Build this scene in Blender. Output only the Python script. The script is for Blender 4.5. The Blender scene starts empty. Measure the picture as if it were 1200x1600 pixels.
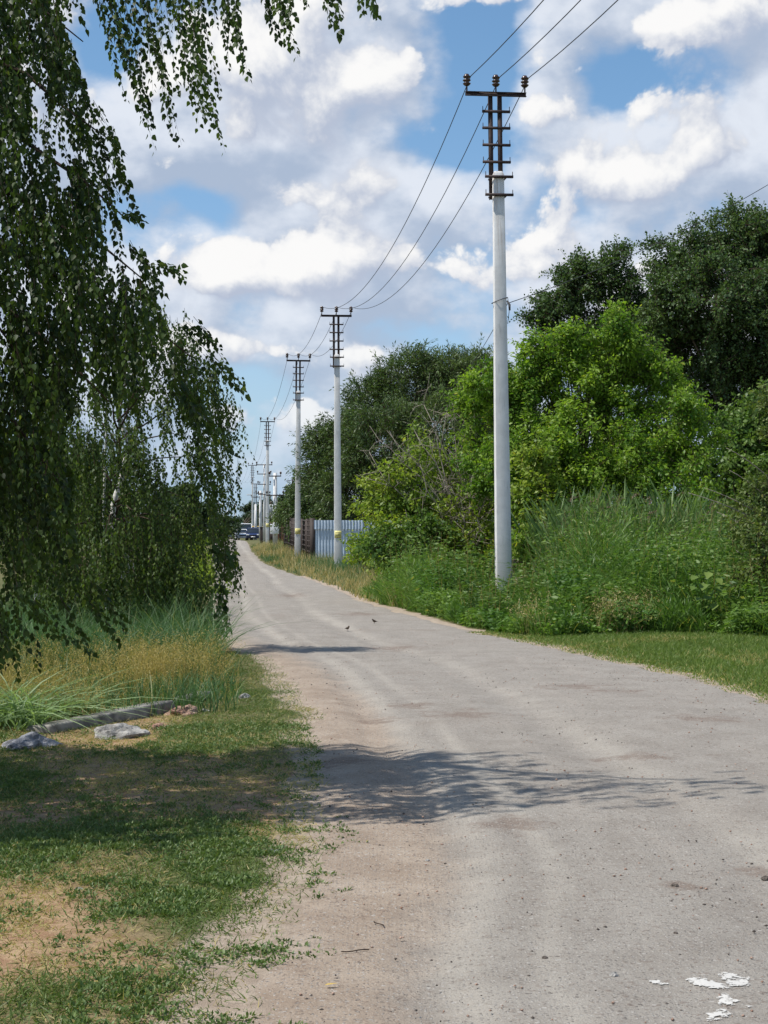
import bpy, math, random
import numpy as np
from mathutils import Vector, Matrix, noise as mnoise

random.seed(7)
RNG = np.random.default_rng(7)
scene = bpy.context.scene
COL = scene.collection
R = math.radians

# ------------------------------------------------------------------ camera
EYE, FPX, HOR = 1.6, 2400.0, 838.0
cam_d = bpy.data.cameras.new("camera"); cam = bpy.data.objects.new("camera", cam_d); COL.objects.link(cam)
cam.location = (0, 0, EYE); cam.rotation_euler = (R(90), 0, 0)
cam_d.sensor_fit = 'VERTICAL'; cam_d.sensor_height = 36.0; cam_d.sensor_width = 36.0
cam_d.lens = 36.0 * FPX / 1600.0
cam_d.shift_y = (HOR - 800.0) / 1600.0
cam_d.clip_start = 0.1; cam_d.clip_end = 6000
scene.camera = cam
scene.render.resolution_x, scene.render.resolution_y = 768, 1024

# ------------------------------------------------------------------ exposure
vs = scene.view_settings
scene.display_settings.display_device = 'sRGB'
vs.view_transform = 'Standard'; vs.look = 'None'; vs.exposure = 0.08; vs.gamma = 1.0
vs.use_curve_mapping = False
scene.render.engine = 'CYCLES'
cy = scene.cycles
cy.use_denoising = True
cy.max_bounces = 6; cy.diffuse_bounces = 3; cy.transmission_bounces = 4; cy.transparent_max_bounces = 8
cy.sample_clamp_indirect = 6.0

# ------------------------------------------------------------------ sun
SUN_EL, SUN_AZ = R(60), R(16)           # light travels towards +X and slightly +Y
ldir = Vector((math.cos(SUN_AZ)*math.cos(SUN_EL), math.sin(SUN_AZ)*math.cos(SUN_EL), -math.sin(SUN_EL)))
sun_d = bpy.data.lights.new("sun", 'SUN'); sun_d.energy = 5.0; sun_d.angle = R(0.53); sun_d.color = (1.0, 0.955, 0.88)
sun = bpy.data.objects.new("sun", sun_d); COL.objects.link(sun)
sun.rotation_euler = ldir.to_track_quat('-Z', 'Y').to_euler()

# ------------------------------------------------------------------ node helper
class NT:
    def __init__(s, tree): s.t = tree; s.l = tree.links
    def put(s, sock, v):
        if hasattr(v, 'is_output') or isinstance(v, bpy.types.NodeSocket): s.l.new(v, sock)
        elif v is not None:
            if isinstance(v, (tuple, list)) and len(v) == 3 and sock.type == 'RGBA': v = (*v, 1)
            sock.default_value = v
    def node(s, typ, props=None, ins=None):
        n = s.t.nodes.new(typ)
        for k, v in (props or {}).items(): setattr(n, k, v)
        for k, v in (ins or {}).items(): s.put(n.inputs[k], v)
        return n
    def m(s, op, a, b=None, c=None, clamp=False):
        n = s.t.nodes.new('ShaderNodeMath'); n.operation = op; n.use_clamp = clamp
        s.put(n.inputs[0], a)
        if b is not None: s.put(n.inputs[1], b)
        if c is not None: s.put(n.inputs[2], c)
        return n.outputs[0]
    def vm(s, op, a, b=None, scale=None):
        n = s.t.nodes.new('ShaderNodeVectorMath'); n.operation = op
        s.put(n.inputs[0], a)
        if b is not None: s.put(n.inputs[1], b)
        if scale is not None: s.put(n.inputs['Scale'], scale)
        return n.outputs[0]
    def mix(s, f, a, b):
        n = s.t.nodes.new('ShaderNodeMix'); n.data_type = 'RGBA'; n.clamp_factor = True
        s.put(n.inputs[0], f); s.put(n.inputs[6], a); s.put(n.inputs[7], b)
        return n.outputs[2]
    def ramp(s, v, lo, hi, a=0.0, b=1.0, smooth=True):
        n = s.t.nodes.new('ShaderNodeMapRange'); n.clamp = True
        if smooth: n.interpolation_type = 'SMOOTHSTEP'
        s.put(n.inputs[0], v)
        for i, q in zip((1, 2, 3, 4), (lo, hi, a, b)): s.put(n.inputs[i], q)
        return n.outputs[0]
    def noise(s, vec, scale, detail=4, rough=.55, lac=2.0, dist=0.0, dim='3D'):
        n = s.t.nodes.new('ShaderNodeTexNoise'); n.noise_dimensions = dim
        if vec is not None: s.put(n.inputs['Vector'], vec)
        s.put(n.inputs['Scale'], scale); s.put(n.inputs['Detail'], detail); s.put(n.inputs['Roughness'], rough)
        s.put(n.inputs['Lacunarity'], lac); s.put(n.inputs['Distortion'], dist)
        return n

# ------------------------------------------------------------------ sky
def make_world():
    w = bpy.data.worlds.new("World"); scene.world = w; w.use_nodes = True
    t = w.node_tree; t.nodes.clear(); N = NT(t)
    out = t.nodes.new('ShaderNodeOutputWorld')
    sky = N.node('ShaderNodeTexSky', {'sky_type': 'NISHITA', 'sun_disc': False})
    sky.sun_elevation = SUN_EL; sky.sun_rotation = R(270) - SUN_AZ
    sky.air_density = 1.0; sky.dust_density = 0.6; sky.ozone_density = 1.6
    def group(name, spots, base, warp, build):
        grp = bpy.data.node_groups.new(name, 'ShaderNodeTree')
        grp.interface.new_socket("Vector", in_out='INPUT', socket_type='NodeSocketVector')
        grp.interface.new_socket("Value", in_out='OUTPUT', socket_type='NodeSocketFloat')
        G = NT(grp); gi = grp.nodes.new('NodeGroupInput'); go = grp.nodes.new('NodeGroupOutput')
        p = gi.outputs[0]
        wn = G.noise(p, warp[0], 4, .5, dim='2D')
        pw = G.vm('ADD', p, G.vm('SCALE', G.vm('SUBTRACT', wn.outputs['Color'], (.5, .5, .5)), scale=warp[1]))
        sep = G.node('ShaderNodeSeparateXYZ', ins={0: pw})
        acc = base
        for px, py, sx, sy, a in spots:
            cu, cv = (px-600)/FPX, (HOR-py)/FPX
            du = G.m('MULTIPLY', G.m('SUBTRACT', sep.outputs[0], cu), FPX/sx)
            dv = G.m('MULTIPLY', G.m('SUBTRACT', sep.outputs[1], cv), FPX/sy)
            r2 = G.m('MULTIPLY_ADD', du, du, G.m('MULTIPLY', dv, dv))
            acc = G.m('MULTIPLY_ADD', G.m('EXPONENT', G.m('MULTIPLY', r2, -1.0)), a, acc)
        G.l.new(build(G, p, pw, acc), go.inputs[0])
        def f(vec):
            g = t.nodes.new('ShaderNodeGroup'); g.node_tree = grp; N.put(g.inputs[0], vec); return g.outputs[0]
        return f
    def soft(G, p, pw, acc):
        n = G.noise(G.vm('MULTIPLY', p, (1, 1.5, 1)), 9.0, 7, .52, dim='2D').outputs[0]
        return G.m('MULTIPLY_ADD', G.m('SUBTRACT', n, .5), 1.5, acc)
    def heap(G, p, pw, acc):
        n = G.noise(p, 11.0, 8, .50, dim='2D').outputs[0]
        vo = G.node('ShaderNodeTexVoronoi', {'voronoi_dimensions': '2D', 'feature': 'F1', 'normalize': True},
                    {'Vector': G.vm('MULTIPLY', pw, (1, 1.15, 1)), 'Scale': 26.0, 'Detail': 4.0, 'Roughness': .55, 'Lacunarity': 2.1})
        v = G.m('MULTIPLY_ADD', G.m('SUBTRACT', n, .5), 1.6, acc)
        return G.m('MULTIPLY_ADD', G.m('SUBTRACT', .40, vo.outputs['Distance']), .95, v)
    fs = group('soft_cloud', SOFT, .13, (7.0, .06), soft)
    fh = group('heap_cloud', HEAPS, -.19, (9.0, .035), heap)
    tc = t.nodes.new('ShaderNodeTexCoord')
    sp = N.node('ShaderNodeSeparateXYZ', ins={0: tc.outputs['Generated']})
    az = N.m('ARCTAN2', sp.outputs[0], sp.outputs[1]); el = N.m('ARCSINE', sp.outputs[2])
    q = N.node('ShaderNodeCombineXYZ', ins={0: az, 1: el}).outputs[0]
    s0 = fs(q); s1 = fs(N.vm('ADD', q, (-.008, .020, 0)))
    h0 = fh(q); h1 = fh(N.vm('ADD', q, (-.004, .007, 0))); h2 = fh(N.vm('ADD', q, (-.010, .024, 0)))
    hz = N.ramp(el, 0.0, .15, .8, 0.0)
    over = N.ramp(el, .36, .52, 1.0, .12)  # thins the unseen clouds high overhead to weaken ambient light and deepen shadows
    # clear sky
    blue = N.vm('MULTIPLY', sky.outputs[0], N.mix(N.ramp(el, .04, .32), (.84, .90, 1.0, 1), (*SKY_TINT, 1)))
    bg1 = N.node('ShaderNodeBackground', ins={'Color': blue, 'Strength': SKY_STR})
    veil = N.node('ShaderNodeBackground', ins={'Color': HORIZON, 'Strength': 1.0})
    mh = N.node('ShaderNodeMixShader', ins={0: N.m('MULTIPLY', hz, .9), 1: bg1.outputs[0], 2: veil.outputs[0]})
    # soft grey cloud sheets
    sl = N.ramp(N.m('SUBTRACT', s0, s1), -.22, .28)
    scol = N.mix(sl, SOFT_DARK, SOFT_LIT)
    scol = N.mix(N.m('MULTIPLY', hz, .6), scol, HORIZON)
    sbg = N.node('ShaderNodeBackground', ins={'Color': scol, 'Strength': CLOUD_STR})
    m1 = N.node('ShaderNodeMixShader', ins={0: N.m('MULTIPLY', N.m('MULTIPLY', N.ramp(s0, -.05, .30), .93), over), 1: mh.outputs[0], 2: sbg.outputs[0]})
    # bright heaps: crisp tops, bases that melt into the grey
    r1 = N.m('SUBTRACT', h0, h1); r2 = N.m('SUBTRACT', h0, h2)
    up = N.ramp(r2, -.30, .25)
    wid = N.m('MULTIPLY_ADD', up, -.55, .72)
    cov = N.ramp(N.m('DIVIDE', h0, wid), 0.0, 1.0)
    lit = N.ramp(N.m('MULTIPLY_ADD', r1, .8, N.m('MULTIPLY', r2, .8)), -.30, .62)
    hcol = N.mix(lit, HEAP_DARK, HEAP_LIT)
    hcol = N.mix(N.m('MULTIPLY', hz, .45), hcol, HORIZON)
    hbg = N.node('ShaderNodeBackground', ins={'Color': hcol, 'Strength': CLOUD_STR})
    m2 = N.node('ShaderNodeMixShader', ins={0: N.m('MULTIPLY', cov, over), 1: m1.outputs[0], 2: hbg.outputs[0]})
    N.l.new(m2.outputs[0], out.inputs[0])
    w.cycles.sampling_method = 'MANUAL'; w.cycles.sample_map_resolution = 256
SKY_STR, CLOUD_STR, SKY_TINT = 0.135, 0.96, (.76, .95, 1.02)
SOFT_LIT, SOFT_DARK = (.79, .83, .905), (.42, .50, .64)
HEAP_LIT, HEAP_DARK, HORIZON = (.95, .945, .94), (.47, .53, .66), (.34, .53, .73)
# x, y, half sizes (photograph pixels as angles), weight: grey sheets with blue gaps, and the white heaps
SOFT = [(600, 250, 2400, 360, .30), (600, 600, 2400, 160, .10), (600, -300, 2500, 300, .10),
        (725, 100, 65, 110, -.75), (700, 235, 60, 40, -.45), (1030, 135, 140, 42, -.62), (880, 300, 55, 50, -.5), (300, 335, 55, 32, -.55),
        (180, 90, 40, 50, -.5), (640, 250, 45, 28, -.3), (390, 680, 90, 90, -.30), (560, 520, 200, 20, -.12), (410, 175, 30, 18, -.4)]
HEAPS = [(540, 135, 105, 62, .75), (600, 120, 50, 36, .4), (385, 140, 60, 52, .62), (400, 205, 62, 42, .6), (250, 150, 70, 60, .5), (270, 260, 90, 34, .35),
         (985, 285, 120, 48, .85), (890, 262, 40, 30, .5), (1095, 255, 40, 30, .5), (480, 425, 140, 52, .80), (350, 440, 52, 34, .6), (520, 385, 55, 34, .4), (735, 420, 95, 40, .6),
         (470, 300, 130, 34, .42), (380, 555, 100, 28, .62), (560, 560, 60, 18, .35), (630, 500, 50, 14, .4), (1120, 70, 140, 44, .55), (1010, 75, 60, 20, .3), (830, 195, 60, 22, .4), (1010, 195, 90, 22, .35),
         (490, 655, 30, 30, .5), (350, 655, 26, 22, .4), (760, 15, 90, 26, .4), (520, 30, 120, 36, .4), (820, 370, 60, 24, .35)]
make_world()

# ================================================================== helpers
def at(px, py, D):
    return Vector(((px-600)*D/FPX, D, EYE + (HOR-py)*D/FPX))

def _hash(ix, iy, seed):
    h = (ix.astype(np.int64)*374761393 + iy.astype(np.int64)*668265263 + seed*982451653) & 0xffffffff
    h = ((h ^ (h >> 13))*1274126177) & 0xffffffff
    return ((h ^ (h >> 16)) & 0xffff)/65535.0
def vn(x, y, seed=0):                          # smooth 2-D value noise, 0..1
    x = np.asarray(x, float); y = np.asarray(y, float)
    ix = np.floor(x); iy = np.floor(y); fx = x-ix; fy = y-iy
    fx = fx*fx*(3-2*fx); fy = fy*fy*(3-2*fy)
    a = _hash(ix, iy, seed); b = _hash(ix+1, iy, seed); c = _hash(ix, iy+1, seed); d = _hash(ix+1, iy+1, seed)
    return (a*(1-fx)+b*fx)*(1-fy) + (c*(1-fx)+d*fx)*fy
def fbm(x, y, seed=0, o=3):
    s = 0; a = .5; t = 0
    for k in range(o):
        s = s + a*vn(np.asarray(x)*2**k, np.asarray(y)*2**k, seed+k); t += a; a *= .5
    return s/t
def gz(x, y): return float(H(x, y))
def sstep(t): t = np.clip(t, 0, 1); return t*t*(3-2*t)

def base_h(y):                                  # the street climbs a little in the distance
    y = np.asarray(y, float)
    return 1.1*sstep((y-45)/115) + np.clip(y-160, 0, 800)*.0004
def H(x, y):
    x = np.asarray(x, float); y = np.asarray(y, float)
    near = np.clip(1.2 - y/90, .15, 1)
    h = base_h(y) + .07*(vn(x*.45, y*.3, 3)-.5)*near + .022*(vn(x*1.9, y*1.3, 5)-.5)*near
    return h
# road edges (distance, left x, right x)
EDGE = np.array([(-30, -.6, 4.9), (0, -.5, 4.7), (5, -.46, 4.5), (5.6, -.5, 4.5), (6.3, -.42, 4.45), (7, -.30, 4.4), (7.8, -.24, 4.35), (9.3, -.32, 4.25),
    (11.2, -.46, 4.05), (13.1, -.56, 3.85), (14.9, -.72, 3.70), (16.5, -.92, 3.5), (18.1, -1.12, 3.3), (20, -1.48, 2.85), (22.3, -2.02, 2.28),
    (25.3, -2.6, 1.58), (30.2, -3.3, .63), (35, -3.8, 0), (38.4, -4.2, -.6), (45.7, -5.05, -1.4), (53, -5.8, -2.3),
    (66, -7.2, -4.3), (78, -8.7, -6.1), (104, -11.5, -9.0), (135, -14.9, -12.0), (160, -17.2, -14.4), (220, -24, -21), (400, -45, -42), (1000, -115, -112)])
def xl(y): return np.interp(y, EDGE[:, 0], EDGE[:, 1])
def xr(y): return np.interp(y, EDGE[:, 0], EDGE[:, 2])
def edge_in(x, y):                              # >0 on the road
    e = np.minimum(x-xl(y), xr(y)-x)
    return e + .34*(fbm(np.asarray(x)*1.3, np.asarray(y)*1.1, 11)-.5) + .16*(vn(np.asarray(x)*5, np.asarray(y)*4, 17)-.5)

class Acc:                                      # collects geometry, links it as one mesh
    def __init__(s): s.v = []; s.f = []; s.sz = []; s.t = []; s.n = 0
    def add(s, verts, faces, tint=None):        # faces: (M,k) int array or a list of lists
        verts = np.asarray(verts, float).reshape(-1, 3)
        if isinstance(faces, np.ndarray):
            s.f.append((faces+s.n).ravel()); m = len(faces); s.sz.append(np.full(m, faces.shape[1]))
        else:
            m = len(faces); s.f.append(np.array([i+s.n for f in faces for i in f], int)); s.sz.append(np.array([len(f) for f in faces]))
        s.t.append(np.full(m, .5) if tint is None else np.broadcast_to(tint, (m,)))
        s.v.append(verts); s.n += len(verts)
    def box(s, c, size, M=None):
        x, y, z = [q/2 for q in size]
        vs_ = [Vector((a*x, b*y, d*z)) for a in (-1, 1) for b in (-1, 1) for d in (-1, 1)]
        if M is not None: vs_ = [M @ q for q in vs_]
        s.add([q+Vector(c) for q in vs_], [[0, 1, 3, 2], [4, 6, 7, 5], [0, 4, 5, 1], [2, 3, 7, 6], [0, 2, 6, 4], [1, 5, 7, 3]])
    def tube(s, pts, rad, n=6, tint=None, cap=True):
        pts = np.asarray(pts, float); k = len(pts)
        rad = np.broadcast_to(rad, (k,))
        tan = np.gradient(pts, axis=0); tan /= np.linalg.norm(tan, axis=1)[:, None]+1e-9
        ref = np.array([0, 0, 1.]) if abs(tan[0, 2]) < .9 else np.array([1., 0, 0])
        a = np.cross(tan, ref); a /= np.linalg.norm(a, axis=1)[:, None]+1e-9
        b = np.cross(tan, a)
        th = np.arange(n)*2*math.pi/n
        ring = a[:, None, :]*np.cos(th)[None, :, None] + b[:, None, :]*np.sin(th)[None, :, None]
        V = pts[:, None, :] + ring*rad[:, None, None]
        i = np.arange(k-1)[:, None]*n; j = np.arange(n)[None, :]; j2 = (j+1) % n
        F = np.stack([i+j, i+j2, i+n+j2, i+n+j], -1).reshape(-1, 4)
        base = s.n; s.add(V.reshape(-1, 3), F, tint)
        if cap:
            s.f.append(np.array(list(range(base+n-1, base-1, -1)))); s.sz.append(np.array([n])); s.t.append(np.full(1, .5))
            s.f.append(np.array([base+(k-1)*n+q for q in range(n)])); s.sz.append(np.array([n])); s.t.append(np.full(1, .5))
    def lathe(s, c, prof, n=16, M=None):        # prof: (radius, z)
        th = np.arange(n)*2*math.pi/n
        V = np.array([[r*math.cos(t), r*math.sin(t), z] for r, z in prof for t in th])
        if M is not None: V = np.array([M @ Vector(q) for q in V])
        V = V + np.array(c)
        k = len(prof); i = np.arange(k-1)[:, None]*n; j = np.arange(n)[None, :]; j2 = (j+1) % n
        F = np.stack([i+j, i+j2, i+n+j2, i+n+j], -1).reshape(-1, 4)
        base = s.n; s.add(V, F)
        for lst in (list(range(base+n-1, base-1, -1)), [base+(k-1)*n+q for q in range(n)]):
            s.f.append(np.array(lst)); s.sz.append(np.array([n])); s.t.append(np.full(1, .5))
    def build(s, name, mat, parent=None, smooth=False, tint=False):
        me = bpy.data.meshes.new(name)
        V = np.concatenate(s.v); F = np.concatenate(s.f); S = np.concatenate(s.sz)
        me.vertices.add(len(V)); me.vertices.foreach_set("co", V.astype(np.float32).ravel())
        me.loops.add(len(F)); me.loops.foreach_set("vertex_index", F.astype(np.int32))
        st = np.concatenate([[0], np.cumsum(S)[:-1]])
        me.polygons.add(len(S)); me.polygons.foreach_set("loop_start", st.astype(np.int32))
        me.polygons.foreach_set("loop_total", S.astype(np.int32))
        if smooth: me.polygons.foreach_set("use_smooth", np.ones(len(S), bool))
        if tint:
            at_ = me.attributes.new("tint", 'FLOAT', 'FACE'); at_.data.foreach_set("value", np.concatenate(s.t).astype(np.float32))
        me.update(calc_edges=True)
        me.materials.append(mat)
        o = bpy.data.objects.new(name, me); COL.objects.link(o)
        if parent is not None: o.parent = parent
        return o

def tag(o, label=None, cat=None, group=None, kind=None):
    if label: o['label'] = label
    if cat: o['category'] = cat
    if group: o['group'] = group
    if kind: o['kind'] = kind
    return o
def thing(name, loc, label, cat, group=None, rz=0.0):
    o = bpy.data.objects.new(name, None); COL.objects.link(o); o.empty_display_size = .2
    o.location = loc; o.rotation_euler = (0, 0, rz)
    return tag(o, label, cat, group)
def bevel(o, w=.01, seg=2):
    m = o.modifiers.new("bevel", 'BEVEL'); m.width = w; m.segments = seg; m.limit_method = 'ANGLE'; m.angle_limit = R(35)
    return o
def copy_tree(o, parent=None):
    c = o.copy(); COL.objects.link(c); c.parent = parent
    for ch in list(o.children): copy_tree(ch, c)
    return c
def in_poly(x, y, P):
    x = np.asarray(x, float); y = np.asarray(y, float); r = np.zeros(x.shape, bool); n = len(P)
    for i in range(n):
        x1, y1 = P[i]; x2, y2 = P[(i+1) % n]
        if y1 == y2: continue
        c = ((y1 > y) != (y2 > y)) & (x < (x2-x1)*(y-y1)/(y2-y1)+x1); r ^= c
    return r

# ------------------------------------------------------------------ materials
def mat(name, fn):
    m = bpy.data.materials.new(name); m.use_nodes = True
    t = m.node_tree; t.nodes.clear(); N = NT(t)
    out = t.nodes.new('ShaderNodeOutputMaterial')
    N.l.new(fn(N), out.inputs[0]); return m
def bsdf(N, col, rough=.8, spec=.3, metal=0.0, bump=None, bstr=.3, bdist=.01):
    b = N.node('ShaderNodeBsdfPrincipled', ins={'Base Color': col, 'Roughness': rough, 'Metallic': metal, 'Specular IOR Level': spec})
    if bump is not None:
        n = N.node('ShaderNodeBump', ins={'Height': bump, 'Strength': bstr, 'Distance': bdist}); N.l.new(n.outputs[0], b.inputs['Normal'])
    return b.outputs[0]
def P(N, scale=(1, 1, 1)):
    g = N.node('ShaderNodeTexCoord').outputs['Object']
    return N.vm('MULTIPLY', g, scale) if scale != (1, 1, 1) else g
def plain(name, col, rough=.6, spec=.4, metal=0.0, var=.25, scale=6.0, bstr=.15):
    def fn(N):
        n = N.noise(P(N), scale, 5, .6).outputs[0]
        c = N.mix(N.ramp(n, .3, .7), tuple(q*(1-var) for q in col), tuple(min(1, q*(1+var)) for q in col))
        return bsdf(N, c, rough, spec, metal, n, bstr, .004)
    return mat(name, fn)
def leaf_mat(name, a, b, c=None, trans=.35, gloss=.35):
    """leaf colours a..b by the leaf's own tint, a few leaves of colour c; light passes through the blade"""
    def fn(N):
        t = N.node('ShaderNodeAttribute', {'attribute_name': 'tint'}).outputs['Fac']
        col = N.mix(N.ramp(t, 0, .9, smooth=False), a, b)
        if c is not None: col = N.mix(N.ramp(t, .93, .97), col, c)
        p = N.node('ShaderNodeBsdfPrincipled', ins={'Base Color': col, 'Roughness': .5, 'Specular IOR Level': gloss})
        tc = N.vm('MULTIPLY', col, (1.35, 1.45, .7))
        tr = N.node('ShaderNodeBsdfTranslucent', ins={'Color': tc})
        return N.node('ShaderNodeMixShader', ins={0: trans, 1: p.outputs[0], 2: tr.outputs[0]}).outputs[0]
    return mat(name, fn)
def bark_mat(name, a, b, sc=(8, 8, 2)):
    def fn(N):
        n = N.noise(P(N, sc), 2.0, 5, .65).outputs[0]
        return bsdf(N, N.mix(N.ramp(n, .35, .65), a, b), .9, .2, 0, n, .6, .02)
    return mat(name, fn)

def ground_fn(N):
    g = P(N)
    dry = N.node('ShaderNodeAttribute', {'attribute_name': 'dry'}).outputs['Fac']
    dirt = N.node('ShaderNodeAttribute', {'attribute_name': 'dirt'}).outputs['Fac']
    n1 = N.noise(g, 9, 6, .62).outputs[0]; n2 = N.noise(g, 60, 4, .7).outputs[0]; n3 = N.noise(g, 260, 2, .6).outputs[0]
    soil = N.mix(N.ramp(n1, .35, .65), (.275, .160, .096), (.40, .275, .17))
    soil = N.mix(N.ramp(n2, .52, .68), soil, (.47, .36, .20))
    grn = N.mix(N.ramp(n2, .35, .65), (.06, .075, .028), (.12, .13, .05))
    col = N.mix(dry, grn, soil)
    dc = N.mix(N.ramp(n1, .3, .7), (.30, .235, .18), (.42, .345, .27))
    col = N.mix(N.ramp(N.m('ADD', dirt, N.m('MULTIPLY', N.m('SUBTRACT', n2, .5), .5)), .4, .6), col, dc)
    hgt = N.m('ADD', N.m('MULTIPLY', n2, .7), N.m('MULTIPLY', n3, .4))
    return bsdf(N, col, .95, .1, 0, hgt, .7, .02)
def road_fn(N):
    g = P(N)
    w = N.noise(g, .6, 4, .6); n1 = N.noise(g, 2.2, 6, .65).outputs[0]; n2 = N.noise(g, 28, 5, .65).outputs[0]
    n3 = N.noise(g, 110, 4, .7).outputs[0]
    tr = N.noise(N.vm('MULTIPLY', g, (3.2, .35, 1)), 1.0, 4, .55).outputs[0]
    dirt = N.node('ShaderNodeAttribute', {'attribute_name': 'dirt'}).outputs['Fac']
    base = N.mix(N.ramp(n1, .3, .7), (.250, .224, .194), (.304, .278, .244))
    base = N.mix(N.ramp(tr, .50, .72, 0, .3), base, (.37, .33, .285))
    base = N.mix(N.ramp(w.outputs[0], .54, .74, 0, .3), base, (.220, .175, .140))
    sand = N.mix(N.ramp(n1, .3, .7), (.275, .212, .160), (.375, .305, .240))
    base = N.mix(N.ramp(N.m('ADD', dirt, N.m('MULTIPLY', N.m('SUBTRACT', n1, .5), .7)), .3, .75), base, sand)
    base = N.mix(N.ramp(n2, .54, .68, 0, .55), base, (.135, .092, .070))
    base = N.mix(N.ramp(n2, .40, .28, 0, .35), base, (.46, .42, .37))
    track = N.node('ShaderNodeAttribute', {'attribute_name': 'track'}).outputs['Fac']
    base = N.mix(N.m('MULTIPLY', track, N.ramp(n1, .2, .6, .25, .7)), base, (.39, .355, .305))
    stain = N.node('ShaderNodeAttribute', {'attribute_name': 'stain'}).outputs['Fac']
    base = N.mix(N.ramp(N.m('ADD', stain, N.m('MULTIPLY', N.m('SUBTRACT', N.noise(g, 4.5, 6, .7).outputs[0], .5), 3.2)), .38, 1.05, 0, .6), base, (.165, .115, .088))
    vo2 = N.node('ShaderNodeTexVoronoi', {'feature': 'F1', 'voronoi_dimensions': '2D'}, {'Vector': g, 'Scale': 24.0, 'Randomness': 1.0})
    vr2 = N.node('ShaderNodeSeparateXYZ', ins={0: vo2.outputs['Color']})
    dot2 = N.m('MULTIPLY', N.ramp(vo2.outputs['Distance'], .24, .16), N.m('GREATER_THAN', vr2.outputs[0], .80))
    base = N.mix(N.m('MULTIPLY', dot2, .7), base, N.mix(vr2.outputs[1], (.085, .07, .06), (.47, .44, .40)))
    vo = N.node('ShaderNodeTexVoronoi', {'feature': 'F1', 'voronoi_dimensions': '2D'}, {'Vector': g, 'Scale': 55.0, 'Randomness': 1.0})
    vr = N.node('ShaderNodeSeparateXYZ', ins={0: vo.outputs['Color']})
    dot = N.m('MULTIPLY', N.ramp(vo.outputs['Distance'], .30, .20), N.m('GREATER_THAN', vr.outputs[0], .62))
    base = N.mix(N.m('MULTIPLY', dot, .75), base, N.mix(vr.outputs[1], (.10, .085, .075), (.50, .47, .43)))
    base = N.mix(N.ramp(n3, .54, .72, 0, .62), base, (.11, .088, .072))
    base = N.mix(N.ramp(n3, .44, .30, 0, .55), base, (.48, .45, .41))
    hgt = N.m('ADD', N.m('MULTIPLY', n2, .8), N.m('ADD', N.m('MULTIPLY', n3, .5), N.m('MULTIPLY', dot, .3)))
    return bsdf(N, base, .95, .12, 0, hgt, .75, .02)
def concrete_fn(N):
    g = P(N)
    n = N.noise(g, 3, 6, .65).outputs[0]; f = N.noise(N.vm('MULTIPLY', g, (1, 1, .12)), 22, 5, .6).outputs[0]
    s = N.noise(g, 90, 3, .6).outputs[0]
    c = N.mix(N.ramp(n, .3, .7), (.60, .59, .575), (.72, .71, .695))
    c = N.mix(N.ramp(f, .55, .75, 0, .45), c, (.36, .35, .33))
    c = N.mix(N.ramp(s, .64, .72, 0, .6), c, (.27, .26, .25))
    z = N.node('ShaderNodeSeparateXYZ', ins={0: g}).outputs[2]
    run = N.noise(N.vm('MULTIPLY', g, (1, 1, .05)), 30, 3, .5).outputs[0]
    c = N.mix(N.m('MULTIPLY', N.ramp(z, 6.5, 9.0), N.ramp(run, .5, .66, 0, .55)), c, (.30, .20, .14))
    c = N.mix(N.m('MULTIPLY', N.ramp(z, 1.6, .2), N.ramp(n, .35, .6, .2, .7)), c, (.33, .31, .27))
    return bsdf(N, c, .9, .2, 0, N.m('ADD', n, N.m('MULTIPLY', s, .4)), .4, .01)
def birchbark_fn(N):
    g = P(N)
    n = N.noise(N.vm('MULTIPLY', g, (1, 1, 5)), 3.2, 5, .7).outputs[0]; k = N.noise(g, 1.6, 4, .6).outputs[0]
    c = N.mix(N.ramp(n, .52, .6), (.70, .68, .63), (.06, .055, .05))
    c = N.mix(N.ramp(k, .58, .68), c, (.10, .085, .07))
    return bsdf(N, c, .8, .25, 0, n, .4, .01)
def rock_fn(a, b):
    def fn(N):
        g = P(N); n = N.noise(g, 7, 7, .7).outputs[0]; q = N.noise(g, 30, 4, .7).outputs[0]
        c = N.mix(N.ramp(n, .38, .62), a, b); c = N.mix(N.ramp(q, .58, .7, 0, .7), c, tuple(x*.35 for x in a))
        return bsdf(N, c, .95, .15, 0, N.m('ADD', n, q), .9, .03)
    return fn

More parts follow.
